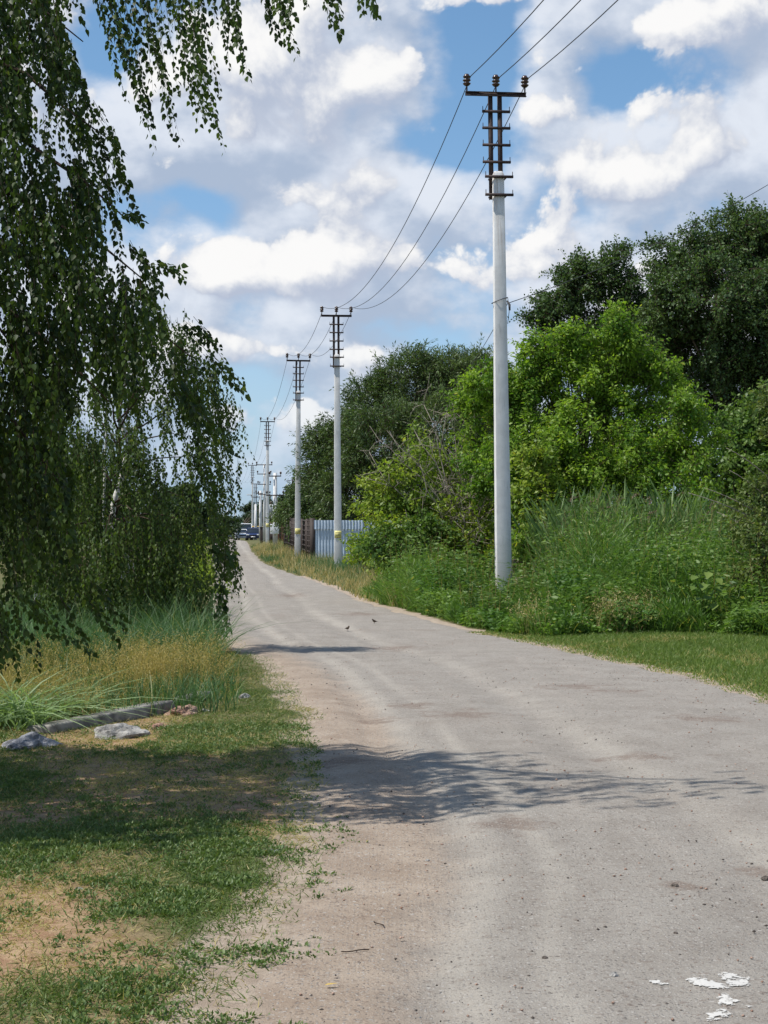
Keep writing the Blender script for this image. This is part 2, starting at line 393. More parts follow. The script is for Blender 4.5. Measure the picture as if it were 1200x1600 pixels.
def paint_fn(N):
    g = P(N); n = N.noise(g, 38, 5, .7).outputs[0]; q = N.noise(g, 7, 3, .6).outputs[0]
    core = N.node('ShaderNodeAttribute', {'attribute_name': 'core'}).outputs['Fac']
    f = N.ramp(N.m('ADD', N.m('MULTIPLY', core, .22), N.m('ADD', N.m('MULTIPLY', q, .7), N.m('MULTIPLY', n, 2.0))), 1.38, 1.54)
    b = bsdf(N, N.mix(n, (.42, .40, .37), (.60, .585, .55)), .9, .15, 0, n, .2, .003)
    tr = N.node('ShaderNodeBsdfTransparent')
    return N.node('ShaderNodeMixShader', ins={0: f, 1: tr.outputs[0], 2: b}).outputs[0]
MAT = dict(
    ground=mat("ground", ground_fn), road=mat("road", road_fn), concrete=mat("concrete", concrete_fn), birchbark=mat("birch_bark", birchbark_fn),
    rust=plain("rusty_steel", (.046, .030, .028), .75, .35, 0, .35, 9), insul=plain("brown_porcelain", (.055, .026, .018), .25, .6, 0, .2, 5),
    cable=plain("dark_cable", (.035, .035, .038), .6, .3), yellow=plain("yellow_band", (.68, .62, .24), .6, .3, 0, .22, 14),
    sheet=plain("galvanised_sheet", (.45, .53, .63), .5, .5, .1, .12, 2.5), lattice=plain("dark_brown_lattice", (.045, .032, .027), .7),
    paint=mat("worn_white_paint", paint_fn), white=plain("white_car_paint", (.75, .76, .77), .25, .5, 0, .03, 2),
    blue=plain("dark_blue_car_paint", (.022, .035, .10), .22, .6, 0, .05, 2), yell=plain("yellow_car_paint", (.72, .45, .04), .3, .5, 0, .05, 2),
    glass=plain("dark_window_glass", (.02, .026, .032), .08, .7, 0, .1, 2), tyre=plain("black_tyre_rubber", (.02, .02, .021), .85, .2),
    chrome=plain("bright_metal", (.6, .6, .62), .25, .5, .9, .05, 3), lamp=plain("lamp_glass", (.75, .75, .72), .15, .6, 0, .05, 3),
    brick=plain("red_brick", (.30, .135, .085), .9, .2, 0, .35, 6), grey=plain("light_grey_sheet", (.52, .54, .55), .6, .4, 0, .12, 3),
    roofm=plain("rusty_roof", (.22, .12, .08), .8, .3, 0, .3, 4),
    bark=bark_mat("grey_brown_bark", (.07, .055, .045), (.17, .14, .11)), dead=bark_mat("pale_dead_wood", (.22, .185, .15), (.40, .35, .30)),
    twig=bark_mat("dark_twig", (.035, .024, .018), (.075, .052, .038)),
    slabm=plain("weathered_concrete", (.20, .19, .175), .95, .15, 0, .45, 7, .6),
    rockg=mat("grey_rock", rock_fn((.22, .21, .195), (.46, .44, .41))), rockd=mat("shade_toned_rock", rock_fn((.15, .155, .17), (.36, .36, .38))),  # second rock: dark bluish tone of shade put into the colour
    rockr=mat("reddish_rubble", rock_fn((.30, .17, .12), (.46, .32, .25))), stone=mat("pebble", rock_fn((.07, .058, .05), (.16, .135, .115))),
    bird=plain("sparrow_feathers", (.13, .10, .075), .8, .2, 0, .5, 40), birdbelly=plain("pale_breast_feathers", (.38, .34, .29), .8, .2, 0, .2, 40),
    birch=leaf_mat("shaded_birch_leaves", (.016, .032, .010), (.064, .108, .020), (.18, .23, .04), .40, .25),  # near birch: crown shade in the dark colour, sunlit leaves in the pale one
    lbirch=leaf_mat("sunlit_birch_leaves", (.036, .068, .016), (.098, .145, .030), (.20, .22, .05), .38, .3),  # paler copy for the farther birches, sunlight on them put into the colour
    maple=leaf_mat("maple_leaves", (.080, .180, .018), (.250, .370, .040), (.40, .40, .06), .45),
    ymaple=leaf_mat("yellowish_maple_leaves", (.105, .190, .024), (.285, .355, .045), (.44, .40, .06), .44),
    oak=leaf_mat("dark_tree_leaves", (.044, .086, .030), (.100, .158, .048), None, .32),
    mid=leaf_mat("mid_green_leaves", (.052, .115, .022), (.140, .220, .040), None, .32),
    willow=leaf_mat("willow_leaves", (.050, .092, .028), (.120, .170, .054), None, .27, .4),
    olive=leaf_mat("olive_leaves", (.060, .105, .024), (.150, .190, .044), (.28, .26, .06), .34),
    far=leaf_mat("far_leaves", (.026, .052, .020), (.055, .088, .032), None, .25),
    weed=leaf_mat("weed_leaves", (.060, .138, .024), (.165, .265, .050), (.32, .32, .08), .38),
    grass=leaf_mat("grass_blades", (.068, .120, .026), (.150, .200, .052), (.38, .32, .13), .3),
    lawn=leaf_mat("mown_grass_blades", (.085, .150, .026), (.170, .235, .048), (.40, .33, .13), .32),
    lush=leaf_mat("tall_grass_blades", (.045, .105, .034), (.105, .190, .070), (.30, .30, .13), .32),
    straw=leaf_mat("dry_grass_stems", (.28, .225, .065), (.48, .37, .13), (.16, .20, .05), .3),
    fawn=leaf_mat("fawn_dry_grass", (.33, .265, .11), (.52, .41, .20), (.17, .20, .06), .3),
    reed=leaf_mat("reed_leaves", (.070, .135, .040), (.165, .245, .080), (.36, .31, .15), .34),
    sedge=leaf_mat("sedge_blades", (.11, .19, .07), (.26, .36, .17), (.40, .36, .2), .35),
    plume=leaf_mat("reed_plumes", (.13, .085, .06), (.24, .17, .12), None, .2),
    clover=leaf_mat("low_weed_leaves", (.070, .125, .034), (.145, .205, .058), (.36, .29, .10), .25),
    ochre=leaf_mat("fallen_leaf", (.50, .34, .08), (.60, .42, .12), None, .2),
)

# ================================================================== ground and road
def dryness(x, y):                              # bare, dried-out patches of the verge
    p = fbm(x*.75+3, y*.42+1, 21, 4)
    left = np.clip(-(x-xl(y)), 0, 3)
    q = np.clip((p-.43)*6, 0, 1)
    blob = np.exp(-(((x+1.55)/.55)**2 + ((y-6.4)/.95)**2)) +   .55*np.exp(-(((x+1.5)/.8)**2+((y-12.0)/.4)**2)) + .28*np.exp(-(((x+1.2)/1.2)**2+((y-9.3)/.9)**2))
    lush_ = np.exp(-(((x+.62)/.42)**2 + ((y-7.1)/1.1)**2)) + np.exp(-(((x+1.15)/.30)**2+((y-5.15)/.32)**2)) + .7*np.exp(-(((x+.95)/.4)**2+((y-15.8)/2)**2))
    return np.clip(.24 + .62*q + .98*blob*(.6+.9*p) - .75*lush_, 0, 1)
def axis(breaks):                               # [(value, step)...] with growing steps
    out = [breaks[0][0]]
    for (a, sa), (b, sb) in zip(breaks[:-1], breaks[1:]):
        while out[-1] < b-1e-6:
            t = (out[-1]-a)/(b-a); out.append(min(b, out[-1]+sa*(sb/sa)**t))
    return np.array(out)
def grid_mesh(X, Y, Z):
    n, m = X.shape
    i = np.arange(n-1)[:, None]*m; j = np.arange(m-1)[None, :]
    F = np.stack([i+j, i+j+1, i+m+j+1, i+m+j], -1).reshape(-1, 4)
    a = Acc(); a.add(np.stack([X, Y, Z], -1).reshape(-1, 3), F); return a
def point_attr(o, name, v):
    q = o.data.attributes.new(name, 'FLOAT', 'POINT'); q.data.foreach_set("value", np.asarray(v, np.float32).ravel())

xs = axis([(-2500, 500), (-60, 6), (-12, .5), (-3.6, .08), (5.5, .08), (14, .5), (60, 6), (2500, 500)])
ys = axis([(-80, 8), (0, .4), (4, .06), (26, .10), (45, .3), (170, 2), (400, 12), (4000, 500)])
X, Y = np.meshgrid(xs, ys)
e = edge_in(X, Y)
Z = H(X, Y) - np.clip(e*.14, 0, .09) + .02*np.clip(-e, 0, 1)
ground = grid_mesh(X, Y, Z).build("ground", MAT['ground'], smooth=True); tag(ground, kind='structure')
point_attr(ground, 'dry', np.where(Y < 40, np.where(X < xl(Y)+1, np.where(X > -5, dryness(X, Y), .22*fbm(X*.3, Y*.2, 6)), .25*fbm(X, Y*.6, 5)), .22*fbm(X*.15, Y*.08, 7)))
point_attr(ground, 'dirt', np.clip(1.0+e*1.9, 0, 1)*(Y < 60) + .25*np.clip(1-np.abs(X+.2)/1.2, 0, 1)*(Y < 7))

ry = axis([(-30, 3), (3.5, .06), (28, .10), (60, .5), (170, 3), (1000, 30)])
rt = np.linspace(0, 1, 96)
Yr = np.repeat(ry[:, None], len(rt), 1)
Xr = (xl(ry)-.35)[:, None] + (xr(ry)-xl(ry)+.7)[:, None]*rt[None, :]
er = edge_in(Xr, Yr)
rut = 0
for off, wd, dp in ((.55, .16, .035), (2.0, .22, .03)):
    c = xl(Yr)+off+.12*np.sin(Yr*.35); rut = rut - dp*np.exp(-((Xr-c)/wd)**2)*np.clip(vn(Yr*.25, Yr*0, 8)+.2, 0, 1)
bump = .05*np.exp(-(((Xr-.05)/.35)**2+((Yr-10.4)/.5)**2)) + .03*np.exp(-(((Xr-.9)/.5)**2+((Yr-10.9)/.3)**2))
Zr = H(Xr, Yr) + np.clip(er*.14, -.08, .012) + (rut + bump +   .006*(vn(Xr*7, Yr*6, 31)-.5) + .006*(vn(Xr*19, Yr*17, 32)-.5))*np.clip(er*3, 0, 1)
road = grid_mesh(Xr, Yr, Zr).build("road", MAT['road'], smooth=True); tag(road, kind='structure')
point_attr(road, 'dirt', np.clip(1.15-(Xr-xl(Yr))/.95, 0, 1)*np.clip(1.6-Yr/22, .2, 1) + np.clip(.5-(xr(Yr)-Xr)/.6, 0, .6))
trk = np.zeros_like(Xr)
for off, wd in ((.72, .10), (1.05, .06), (2.15, .14)):
    c = xl(Yr)+off+.05*np.sin(Yr*.33); trk = np.maximum(trk, np.exp(-((Xr-c)/wd)**2)*np.clip(fbm(Yr*.4+off*9, Yr*0, 8)*1.8-.25, 0, 1))
point_attr(road, 'track', trk)
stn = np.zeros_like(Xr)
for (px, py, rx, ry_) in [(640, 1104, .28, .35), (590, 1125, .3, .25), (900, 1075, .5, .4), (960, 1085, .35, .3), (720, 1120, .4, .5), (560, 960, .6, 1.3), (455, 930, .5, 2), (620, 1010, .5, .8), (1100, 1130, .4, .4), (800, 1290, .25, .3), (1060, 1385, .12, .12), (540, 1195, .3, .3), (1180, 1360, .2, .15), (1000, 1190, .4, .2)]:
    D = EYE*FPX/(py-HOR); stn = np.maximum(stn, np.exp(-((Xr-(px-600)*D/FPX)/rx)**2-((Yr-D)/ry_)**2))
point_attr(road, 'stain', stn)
bpy.context.view_layer.update()
def road_z(x, y):
    ok, p, n_, i_ = road.ray_cast(Vector((x, y, 3)), Vector((0, 0, -1)))
    return max(p.z, gz(x, y)) if ok else gz(x, y)

# ================================================================== leaves, shoots, branches
def unit(v): return v/(np.linalg.norm(v, axis=-1, keepdims=True)+1e-9)
def rnd_unit(n): return unit(RNG.normal(size=(n, 3)))
def leaves(acc, pos, d, nrm, L, W, tint, shape='diamond'):
    n = len(pos); d = unit(d); s = unit(np.cross(d, nrm)); up = np.cross(s, d)
    L = np.broadcast_to(L, (n,))[:, None]; W = np.broadcast_to(W, (n,))[:, None]
    if shape == 'diamond':
        V = np.stack([pos, pos+d*L*.45+s*W*.5+up*W*.12, pos+d*L, pos+d*L*.45-s*W*.5+up*W*.12], 1)
        F = (np.arange(n)[:, None]*4 + np.array([0, 1, 2, 3])[None, :]); acc.add(V.reshape(-1, 3), F, tint)
    elif shape == 'ovate':
        V = np.stack([pos, pos+d*L*.22+s*W*.46+up*W*.10, pos+d*L*.50+s*W*.40+up*W*.10, pos+d*L,
                      pos+d*L*.50-s*W*.40+up*W*.10, pos+d*L*.22-s*W*.46+up*W*.10], 1)
        F = (np.arange(n)[:, None, None]*6 + np.array([[0, 1, 2, 3], [0, 3, 4, 5]])[None]).reshape(-1, 4)
        acc.add(V.reshape(-1, 3), F, np.repeat(tint, 2) if np.ndim(tint) else tint)
def blades(acc, root, d, bend, L, W, tint, segs=3):
    """grass blades: tapered ribbons that lean and droop"""
    n = len(root); d = unit(d); side = unit(np.cross(d, rnd_unit(n))); L = np.broadcast_to(L, (n,)); W = np.broadcast_to(W, (n,))
    hb = np.stack([RNG.normal(size=n), RNG.normal(size=n), np.zeros(n)], 1)*.5 + np.stack([d[:, 0], d[:, 1], np.zeros(n)], 1); hb = unit(hb)
    rows = []
    for k in range(segs+1):
        t = k/segs
        c = root + d*(L*t)[:, None] + (hb*.8+np.array([0, 0, -.55]))*(bend*L*t*t)[:, None]
        w = W*(1-t**1.5)*.5 + .0004
        rows += [c-side*w[:, None], c+side*w[:, None]]
    V = np.stack(rows, 1); m = 2*(segs+1)
    F = np.array([[2*k, 2*k+1, 2*k+3, 2*k+2] for k in range(segs)])
    F = (np.arange(n)[:, None, None]*m + F[None]).reshape(-1, 4)
    acc.add(V.reshape(-1, 3), F, np.repeat(tint, segs) if np.ndim(tint) else tint)
def shoots(acc, o, d, L, n, ll, lw, bend=.3, spread=.8, droop=.3, fwd=.5, shape='diamond', tint=None, tw=None, tr=.004, t0=.08, lvar=.35, up=.6, tsp=.18):
    N = len(o); d = unit(d); L = np.broadcast_to(L, (N,)); bend = np.broadcast_to(bend, (N,))
    t = t0 + (1-t0)*(np.arange(n)[None, :]+RNG.random((N, n)))/n
    pos = o[:, None] + d[:, None]*(L[:, None]*t)[..., None] + np.array([0, 0, -1.])*(bend[:, None]*L[:, None]*t*t)[..., None]
    tan = unit(d[:, None] + np.array([0, 0, -2.])*(bend[:, None]*t)[..., None])
    r = RNG.normal(size=(N, n, 3)); r = unit(r - tan*(r*tan).sum(-1, keepdims=True))
    ld = unit(tan*fwd + r*spread + np.array([0, 0, -droop]))
    nr = unit(RNG.normal(size=(N, n, 3))*.8 + np.array([0, 0, up]))
    pos = pos + r*(ll*.35) + np.array([0, 0, -.2*droop*ll])
    sz = 1 + lvar*(RNG.random((N, n))*2-1)
    tt = RNG.random(N) if tint is None else tint
    tn = np.clip(tt[:, None]*.92 + tsp*(RNG.random((N, n))-.5), 0, .90)
    rare = RNG.random((N, n)) < .012
    tn = np.where(rare, 1.0, tn)
    leaves(acc, pos.reshape(-1, 3), ld.reshape(-1, 3), nr.reshape(-1, 3), (ll*sz).ravel(), (lw*sz).ravel(), tn.ravel(), shape)
    if tw is not None:
        K = 5; ts = np.linspace(0, 1, K)
        c = o[:, None] + d[:, None]*(L[:, None]*ts)[..., None] + np.array([0, 0, -1.])*(bend[:, None]*L[:, None]*ts*ts)[..., None]
        a = unit(np.cross(d, np.array([.3, .5, .1]))); b = np.cross(d, a)
        rr = tr*(1-ts*.75)
        V = np.stack([c + (a*math.cos(q)+b*math.sin(q))[:, None]*rr[None, :, None] for q in (0, 2.09, 4.19)], 2)   # N,K,3,3
        F = np.array([[k*3+j, k*3+(j+1) % 3, k*3+3+(j+1) % 3, k*3+3+j] for k in range(K-1) for j in range(3)])
        F = (np.arange(N)[:, None, None]*(K*3)+F[None]).reshape(-1, 4); tw.add(V.reshape(-1, 3), F)
def blobs_px(lst):                              # (x, y, distance, half width) of each leafy mass -> centre, radius in metres
    C = np.array([at(a, b, D) for a, b, D, r in lst]); rr = np.array([r*D/FPX for a, b, D, r in lst]); return C, rr
def crown_points(C, rr, n, lo=.55, flat=.9):
    w = rr**2; k = RNG.choice(len(C), n, p=w/w.sum()); dr = rnd_unit(n)
    lump = 1 + .30*np.sin(dr[:, 0]*7+k*1.3)*np.sin(dr[:, 2]*6+k*2.1)*np.sin(dr[:, 1]*5+k)
    rho = (lo + (1-lo)*RNG.random(n)**.6)*lump
    p = C[k] + dr*(rr[k]*rho)[:, None]*np.array([1, 1, flat])
    return p, dr, k
def limbs(acc, base, C, r0, seed=0, lean=.25, frac=.9, n=7, sag=0.0):
    rg = np.random.default_rng(seed); base = np.array(base, float)
    for c in C:
        s = np.linspace(0, 1, n)[:, None]
        mid = base + (c-base)*np.array([.25, .25, .6]) + rg.normal(size=3)*lean*.4
        end = base + (c-base)*frac
        p = base*(1-s)**2 + 2*mid*s*(1-s) + end*s**2 + rg.normal(size=(n, 3))*lean*.08*s
        L = np.linalg.norm(c-base)
        acc.tube(p, r0*np.linspace(1, .16, n)*(.75+.25*rg.random()), 7)
def trunk(acc, base, top, r0, r1, seed=0, wob=.12, n=9, flare=1.35):
    rg = np.random.default_rng(seed); s = np.linspace(0, 1, n)[:, None]
    p = np.array(base)*(1-s)+np.array(top)*s + rg.normal(size=(n, 3))*wob*np.array([1, 1, 0])*np.sin(s*3.14)
    r = r0+(r1-r0)*s[:, 0]; r[0] *= flare
    acc.tube(p, r, 10)
def gz(x, y): return float(H(x, y))

# ================================================================== utility poles
def make_pole():
    t = thing('utility_pole', (0, 0, 0), '-', 'utility pole')
    a = Acc(); hb, ht = .165, .115; zt = 9.1
    prof = []
    for z, h, dp in ((-.8, hb*1.05, .17), (0, hb, .16), (3, .15, .14), (6, .133, .12), (zt-.06, ht, .10), (zt, ht-.03, .07)):
        prof += [(-h, -dp*.85, z), (h, -dp*.85, z), (h*.86, dp, z), (-h*.86, dp, z)]
    F = [[4*k+j, 4*k+(j+1) % 4, 4*k+4+(j+1) % 4, 4*k+4+j] for k in range(5) for j in range(4)] + [[20, 21, 22, 23]]
    a.add(prof, F); bevel(a.build('shaft', MAT['concrete'], t), .018, 2)
    for sx in (-1, 1):
        a = Acc(); x = .098*sx-.01
        a.box((x, .135, 9.62), (.088, .012, 2.14)); a.box((x-.04*sx, .16, 9.62), (.010, .05, 2.14)); a.box((x+.04*sx, .16, 9.62), (.010, .05, 2.14))
        a.build('channel', MAT['rust'], t)
    a = Acc(); a.box((0, .118, 10.72), (1.28, .012, .085)); a.box((0, .09, 10.757), (1.28, .05, .010)); a.box((0, .09, 10.683), (1.28, .05, .010))
    a.build('crossarm', MAT['rust'], t)
    for z in (10.36, 10.02, 9.67, 9.32, 8.97, 8.60):
        a = Acc(); a.box((0, .094 if z > 9.15 else -.115, z), (.585, .052, .048))
        if z < 9.15:
            for sx in (-1, 1): a.box((.16*sx, .03, z), (.02, .30, .03))
        for sx in (-1, 1):
            yy = .094 if z > 9.15 else -.115
            a.tube([(sx*.28, yy, z+.02), (sx*.28, yy, z+.105)], .008, 6)
        a.build('rung', MAT['rust'], t)
    for x in (-.61, 0, .61):
        a = Acc(); prof = [(.02, 0), (.045, .0), (.075, .03), (.085, .045), (.05, .06), (.055, .085), (.082, .10), (.085, .115), (.05, .13), (.05, .155), (.075, .17), (.078, .19), (.05, .215), (.045, .235), (.02, .24)]
        a.lathe((x, .09, 10.875), prof, 14); o = a.build('insulator', MAT['insul'], t, True)
        p = Acc(); p.tube([(x, .09, 10.76), (x, .09, 10.885)], .016, 8); p.build('pin', MAT['rust'], o)
    return t
POLES = [(2.46, 31.6), (-1.92, 64.0), (-4.62, 82.0), (-10.25, 135.0), (-19.0, 222.0)]
POLE_LABEL = ['tall concrete utility pole standing in the weeds, nearest and largest of its row',
              'concrete utility pole with a yellow band in front of the corrugated metal fence',
              'concrete utility pole with a yellow band in front of the dark lattice fence',
              'concrete utility pole with a yellow band beside the road left of the lattice fence',
              'small far concrete utility pole above the parked cars, fifth in its row']
INS = [-.61, 0, .61]
def make_band(parent):
    b = Acc(); b.box((0, -.143, 1.60), (.285, .012, .30))
    o = b.build('number_band', MAT['yellow'], parent)
    k = Acc(); k.box((0, -.1505, 1.67), (.22, .003, .022)); k.box((0, -.1505, 1.57), (.22, .003, .022)); k.build('lettering', MAT['cable'], o)
pole0 = make_pole()
pole_objs = []
for i, (x, y) in enumerate(POLES):
    o = pole0 if i == 0 else copy_tree(pole0)
    o.location = (x, y, float(base_h(y)) if i else 0.0); o['label'] = POLE_LABEL[i]; o['group'] = 'utility poles along the road'
    o.rotation_euler = [(0, R(-.75), R(8)), (0, R(-.3), R(6)), (0, R(.3), R(6)), (0, R(.1), R(7)), (0, 0, R(8))][i]
    pole_objs.append(o)
for o in pole_objs[1:4]: make_band(o)
# broken wire tie and twig wound round the nearest pole
bpy.context.view_layer.update()
a = Acc(); th = np.linspace(0, 2*math.pi, 18)
a.tube(np.stack([.165*np.cos(th), .15*np.sin(th), 6.45+.06*np.cos(th)], 1), .008, 5); a.tube([(.13, -.14, 6.42), (.17, -.2, 6.33), (.165, -.2, 6.22)], .02, 6)
a.tube([(.14, -.14, 6.5), (.16, -.17, 6.2), (.13, -.15, 5.95)], .007, 5); a.build('wire_tie', MAT['cable'], pole0)

# conductors: one cable over all the poles
def span(p, q, sag, n=26):
    t = np.linspace(0, 1, n)[:, None]; return np.array(p)*(1-t)+np.array(q)*t + np.array([0, 0, -1.])*(4*sag*t*(1-t))
tops = [Vector((7.0, -2.0, 0))] + [None]*5
for k, (ix, nm) in enumerate(zip(INS, ('left', 'middle', 'right'))):
    pts = [np.array([7.0+ix, -2.0, 11.05])]
    for o in pole_objs:
        w = o.matrix_world @ Vector((ix + (.075 if k else .075), .05, 11.06)); pts.append(np.array(w))
    pts.append(pts[-1]+np.array([-9, 80, .2]))
    sags = [1.0, 1.45, .75, 1.3, 1.6, 1.2]
    P_ = np.concatenate([span(pts[i], pts[i+1], sags[i])[(1 if i else 0):] for i in range(len(sags))])
    a = Acc(); a.tube(P_, .0095, 5)
    tag(a.build('power_line', MAT['cable']), 'dark sagging overhead wire tied to the %s insulator of each pole' % nm, 'power line', 'overhead wires')
a = Acc(); q = np.array(pole0.matrix_world @ Vector((.15, -.1, 6.38)))
a.tube(np.concatenate([span(np.array(at(1330, 205, 38)), q, .35), span(q, np.array(at(690, 610, 84)), .5)[1:]]), .008, 5)
tag(a.build('service_cable', MAT['cable']), 'thin slanting service cable fixed half way up the nearest pole', 'cable')

# the other poles far down the street
def far_pole(x, y, h, arms, label, lampside=0, r=.15, box=False, tall=0.0):
    z0 = float(base_h(y)); t = thing('utility_pole', (x, y, z0), label, 'utility pole', 'far utility poles by the cars')
    a = Acc(); a.tube([(0, 0, -.4), (0, 0, h*.5), (0, 0, h)], [r*1.1, r*.95, r*.75], 8); a.build('shaft', MAT['concrete'], t)
    if tall:
        a = Acc(); a.box((-.1, 0, h+tall/2-.3), (.09, .07, tall+.6)); a.box((.1, 0, h+tall/2-.3), (.09, .07, tall+.6))
        for k in range(4): a.box((0, -.05, h+.15+tall*k/4), (.55, .05, .05))
        a.build('steel_extension', MAT['rust'], t)
    for z, w in arms:
        a = Acc(); a.box((0, -r-.03, z), (w, .07, .08)); o = a.build('crossarm', MAT['rust'], t)
        for s in (-1, 1):
            b = Acc(); b.lathe((s*w*.46, -r-.03, z+.04), [(.02, 0), (.02, .10), (.08, .12), (.06, .17), (.085, .2), (.05, .28), (.02, .29)], 8)
            b.build('insulator', MAT['insul'], o)
    if lampside:
        a = Acc(); a.tube([(0, -.1, h-.9), (lampside*.5, -.3, h-.5), (lampside*1.1, -.5, h-.45)], .03, 6)
        o = a.build('lamp_arm', MAT['grey'], t); b = Acc(); b.box((lampside*1.25, -.55, h-.47), (.5, .2, .1)); bevel(b.build('lamp_head', MAT['grey'], o), .03)
    if box:
        a = Acc(); a.box((-.02, -.28, 1.45), (.62, .25, .72)); o = bevel(a.build('meter_box', MAT['white'], t), .02)
        b = Acc(); b.tube([(.06, -.2, 1.8), (.06, -.2, h*.6)], .025, 6); b.build('conduit', MAT['grey'], t)
    return t
far_pole(at(430, 0, 112).x, 112, 5.55, [(5.3, .9), (3.9, 1.3)], 'grey concrete pole with a white meter box beside the lattice fence', box=True, r=.17)
far_pole(at(413, 0, 150).x, 150, 7.6, [(7.5, 1.6), (6.6, 1.4), (5.6, 1.3), (4.6, 1.2)], 'slim far pole with four tiers of crossarms hidden behind the banded pole', r=.13)
far_pole(at(407, 0, 172).x, 172, 5.6, [(5.3, 1.0)], 'far concrete street lamp pole right of the pair of poles', lampside=-1, r=.17)
far_pole(at(399.5, 0, 200).x, 200, 4.7, [(7.3, 1.2), (5.6, 1.2)], 'far concrete pole with dark steel top, right one of the close pair', tall=2.6, r=.2)
for i, (px, D, h, lb) in enumerate([(341, 230, 5.6, 'thin distant pole left of the street, leftmost'), (348, 250, 6.0, 'thin distant pole left of the street, second from left'),
                          (355, 260, 4.8, 'thin distant pole left of the street, third from left'), (368, 300, 6.8, 'thin distant pole just left of the parked white van')]):
    far_pole(at(px, 0, D).x, D, h, [(h-.4, 1.6), (h-1.2, 1.4)], lb, r=.13)
# lattice transmission tower far behind the trees
tx, ty = at(459, 0, 420).x, 420.0
tw = thing('transmission_tower', (tx, ty, float(base_h(ty))), 'distant lattice transmission tower behind the dark trees', 'tower')
a = Acc()
for sx in (-1, 1):
    for sy in (-1, 1): a.tube([(sx*1.6, sy*1.6, 0), (sx*.35, sy*.35, 16)], .12, 5)
for k in range(10):
    z0, z1 = k*1.6, k*1.6+1.6; w0, w1 = 1.6-z0*.078, 1.6-z1*.078
    for s in (-1, 1):
        a.tube([(-w0, s*w0, z0), (w1, s*w1, z1)], .06, 4); a.tube([(w0, s*w0, z0), (-w1, s*w1, z1)], .06, 4)
a.build('lattice_mast', MAT['rust'], tw)
for z in (11.5, 13.5, 15.5):
    a = Acc(); a.tube([(-2.2, 0, z), (0, 0, z+.35), (2.2, 0, z)], .09, 5); a.build('crossarm', MAT['rust'], tw)

# ================================================================== fences, buildings, cars
fx0, fy0 = -3.44, 75.0
mf = thing('metal_fence', (fx0, fy0, float(base_h(fy0))), 'light blue grey corrugated sheet metal fence behind the second pole', 'fence')
def corr(x0, x1, z0, z1, y, pitch=.15, dep=.016):
    n = int((x1-x0)/pitch*6); xs_ = np.linspace(x0, x1, n); yy = y+dep*np.clip(np.sin((xs_-x0)/pitch*2*math.pi)*1.6, -1, 1)
    V = np.concatenate([np.stack([xs_, yy, np.full(n, z0)], 1), np.stack([xs_, yy, np.full(n, z1)], 1)])
    i = np.arange(n-1); a = Acc(); a.add(V, np.stack([i, i+1, n+i+1, n+i], 1)); return a
corr(.02, 9, -.15, 1.80, 0).build('sheet_panel', MAT['sheet'], mf)
corr(.02, 9, 1.76, 2.20, -.075).build('top_strip', MAT['sheet'], mf)
for k in range(4):
    a = Acc(); a.box((.03+3*k, .12, 1.0), (.08, .08, 2.3)); a.build('post', MAT['lattice'], mf)
a = Acc(); a.box((4.5, .06, 1.5), (9, .05, .06)); a.box((4.5, .06, .5), (9, .05, .06)); a.build('rail', MAT['lattice'], mf)
lx, ly = at(446, 0, 106).x, 106.0
lf = thing('lattice_fence', (fx0-.06, fy0+.05, float(base_h(fy0))), 'dark brown lattice fence running away beside the road', 'fence')
dirv = Vector((lx-fx0, ly-fy0, 0)); Lf = dirv.length; dirv.normalize(); zr = float(base_h(ly)-base_h(fy0))
def lp(s, z): return (dirv.x*s, dirv.y*s, z + zr*sstep(s/Lf)*.9)
a = Acc()
for z in np.arange(.12, 2.25, .26): a.tube([lp(s, z) for s in np.linspace(0, Lf, 8)], .045, 4)
for s in np.arange(.9, Lf, 1.55): a.tube([lp(s, .0), lp(s, 2.2)], .05, 4)
a.build('lattice_panel', MAT['lattice'], lf)
for s in np.linspace(0, Lf, 8):
    a = Acc(); p = lp(s, 1.05); a.box(p, (.26 if s == 0 else .14, .16, 2.5)); a.build('post', MAT['lattice'], lf)
pr = thing('backing_sheet_fence', (fx0+.42, fy0+.5, float(base_h(fy0))), 'pale sheet fence glimpsed through the openings of the dark lattice', 'fence')
a = Acc(); n = 40; ss = np.linspace(0, Lf, n); V = np.array([lp(s, z) for z in (-.1, 2.05) for s in ss]); V[:, 0] += .03*np.sin(np.tile(np.arange(n), 2)*2.0)
i = np.arange(n-1); a.add(V, np.stack([i, i+1, n+i+1, n+i], 1)); a.build('sheet_panel', MAT['grey'], pr)
a = Acc(); a.tube([lp(s, 2.05) for s in ss], .03, 4); a.build('top_rail', MAT['sheet'], pr)
# dark gate post by the road
a = Acc(); gx, gy = at(408.5, 0, 128).x, 128.0; a.box((0, 0, .6), (.22, .22, 1.7)); a.box((0, 0, 1.47), (.30, .30, .05))
o = a.build('gate_post', MAT['lattice']); o.location = (gx, gy, float(base_h(gy))); tag(o, 'dark square post standing right of the dark blue car', 'post'); bevel(o, .02)

